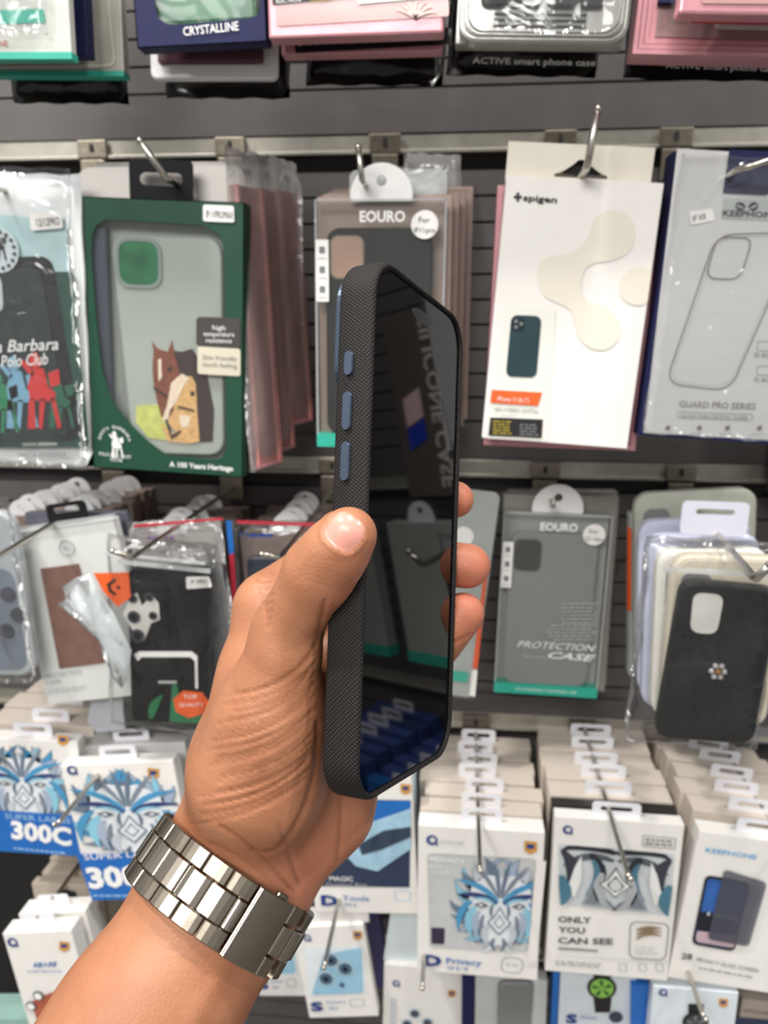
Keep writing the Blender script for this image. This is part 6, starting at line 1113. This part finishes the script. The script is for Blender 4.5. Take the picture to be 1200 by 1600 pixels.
# arc length table
ph = np.linspace(0, 2*PI, 721); pts_ = np.array([EP(a) for a in ph]); sl = np.concatenate([[0], np.cumsum(np.linalg.norm(np.diff(pts_, axis=0), axis=1))]); TOT = sl[-1]
def phi_at(s): return float(np.interp(s % TOT, sl, ph))
def curved(mb, s0, s1, y0, y1, dr0, dr1, m, n=4, b=0.00035, dome=0.0):
    """plate bent round the wrist from arc position s0 to s1"""
    V = []; F = []
    prof = [(y0, dr0), (y0, dr1-b), (y0+b, dr1), (y1-b, dr1), (y1, dr1-b), (y1, dr0)]
    st = [(s0, -b), (s0+b*1.2, 0)]+[(s0+(s1-s0)*k/n, dome*math.sin(PI*k/n)) for k in range(1, n)]+[(s1-b*1.2, 0), (s1, -b)]
    for s, dd in st:
        a = phi_at(s); nn = np.array([math.cos(a)/BA, 0, math.sin(a)/BBr]); nn /= np.linalg.norm(nn); p = EP(a)
        for y, dr in prof: V.append(p+nn*(dr+(dd if dr > dr0+1e-6 else 0))+np.array([0, y, 0]))
    k = len(prof)
    for i in range(len(st)-1):
        for j in range(k): F.append((i*k+j, i*k+(j+1) % k, (i+1)*k+(j+1) % k, (i+1)*k+j))
    F.append(list(range(k))[::-1]); F.append([(len(st)-1)*k+j for j in range(k)])
    mb.add(V, F, m)
def s_at(phi): return float(np.interp(phi, ph, sl))
HWD = 0.0108; CWD = 0.0047
sc0, sc1 = s_at(math.radians(37)), s_at(math.radians(76))
pitch = 0.0084; s = sc1+0.0004; m = MB(); curved(m, s, s+pitch*0.42, -CWD, CWD, 0.0002, 0.0028, POL, dome=0.0004); m.build('bracelet_link', wrist); odd = 0
end = TOT+sc0-pitch*0.2
while s+pitch < end:
    a = phi_at(s+pitch/2)
    if not (math.radians(225) < a < math.radians(315)):
        m = MB()
        curved(m, s+0.0002, s+pitch-0.0002, CWD+0.0002, HWD, 0, 0.0026, STEEL, dome=0.00025)
        curved(m, s+0.0002, s+pitch-0.0002, -HWD, -CWD-0.0002, 0, 0.0026, STEEL, dome=0.00025)
        curved(m, s+pitch*0.45, s+pitch*1.42, -CWD, CWD, 0.0002, 0.0028, POL, dome=0.0006)
        curved(m, s+0.0014, s+pitch-0.0014, CWD-0.0002, CWD+0.0008, 0.0, 0.0019, POL); curved(m, s+0.0014, s+pitch-0.0014, -CWD-0.0008, -CWD+0.0002, 0.0, 0.0019, POL)
        m.build('bracelet_link', wrist)
    s += pitch
m = MB(); curved(m, sc0+0.0052, sc1, -HWD-0.0002, HWD+0.0002, -0.0002, 0.0032, STEEL, 10); curved(m, sc0, sc0+0.0052, CWD+0.0006, HWD+0.0002, 0, 0.0032, STEEL); curved(m, sc0, sc0+0.0052, -HWD-0.0002, -CWD-0.0006, 0, 0.0032, STEEL)
curved(m, sc1-0.0016, sc1-0.0006, -HWD-0.0002, HWD+0.0002, 0.002, 0.0035, POL)
cl = m.build('clasp', wrist)
m = MB(); curved(m, sc0-0.0012, sc0+0.0046, -CWD, CWD, 0.0002, 0.0028, POL, 4, dome=0.0004); m.build('clasp_link', cl)
m = MB(); curved(m, (sc0+sc1)/2-0.0012, (sc0+sc1)/2+0.003, HWD, HWD+0.0016, 0.0004, 0.0022, STEEL); m.build('clasp_button', cl)
V, Fc, wd, ch = glyphs('TAG 76.5', 0.25, 0.0); m = MB(); sT = sc1-0.0052; P = []
for x, y in V:
    yy = -HWD+0.003+x/wd*0.0150; a = phi_at(sT-y/ch*(-0.0022)-0.0012); nn = np.array([math.cos(a)/BA, 0, math.sin(a)/BBr]); nn /= np.linalg.norm(nn); P.append(EP(a)+nn*0.00326+np.array([0, yy, 0]))
m.add(P, [list(q) for q in Fc], ENG); m.build('engraved_text', cl)
m = MB(); m.tube([(0, 0, -BBr+0.001), (0, 0, -BBr-0.008)], 0.019, STEEL, 36); cs = m.build('watch_case', wrist)
m = MB(); m.tube([(0, 0, -BBr-0.008), (0, 0, -BBr-0.0085)], 0.0165, mat('black dial', (14, 14, 18), 0.2), 36); m.build('dial', cs)
m = MB(); m.tube([(0, -0.019, -BBr-0.004), (0, -0.0225, -BBr-0.004)], 0.003, STEEL, 16); m.build('crown', cs)
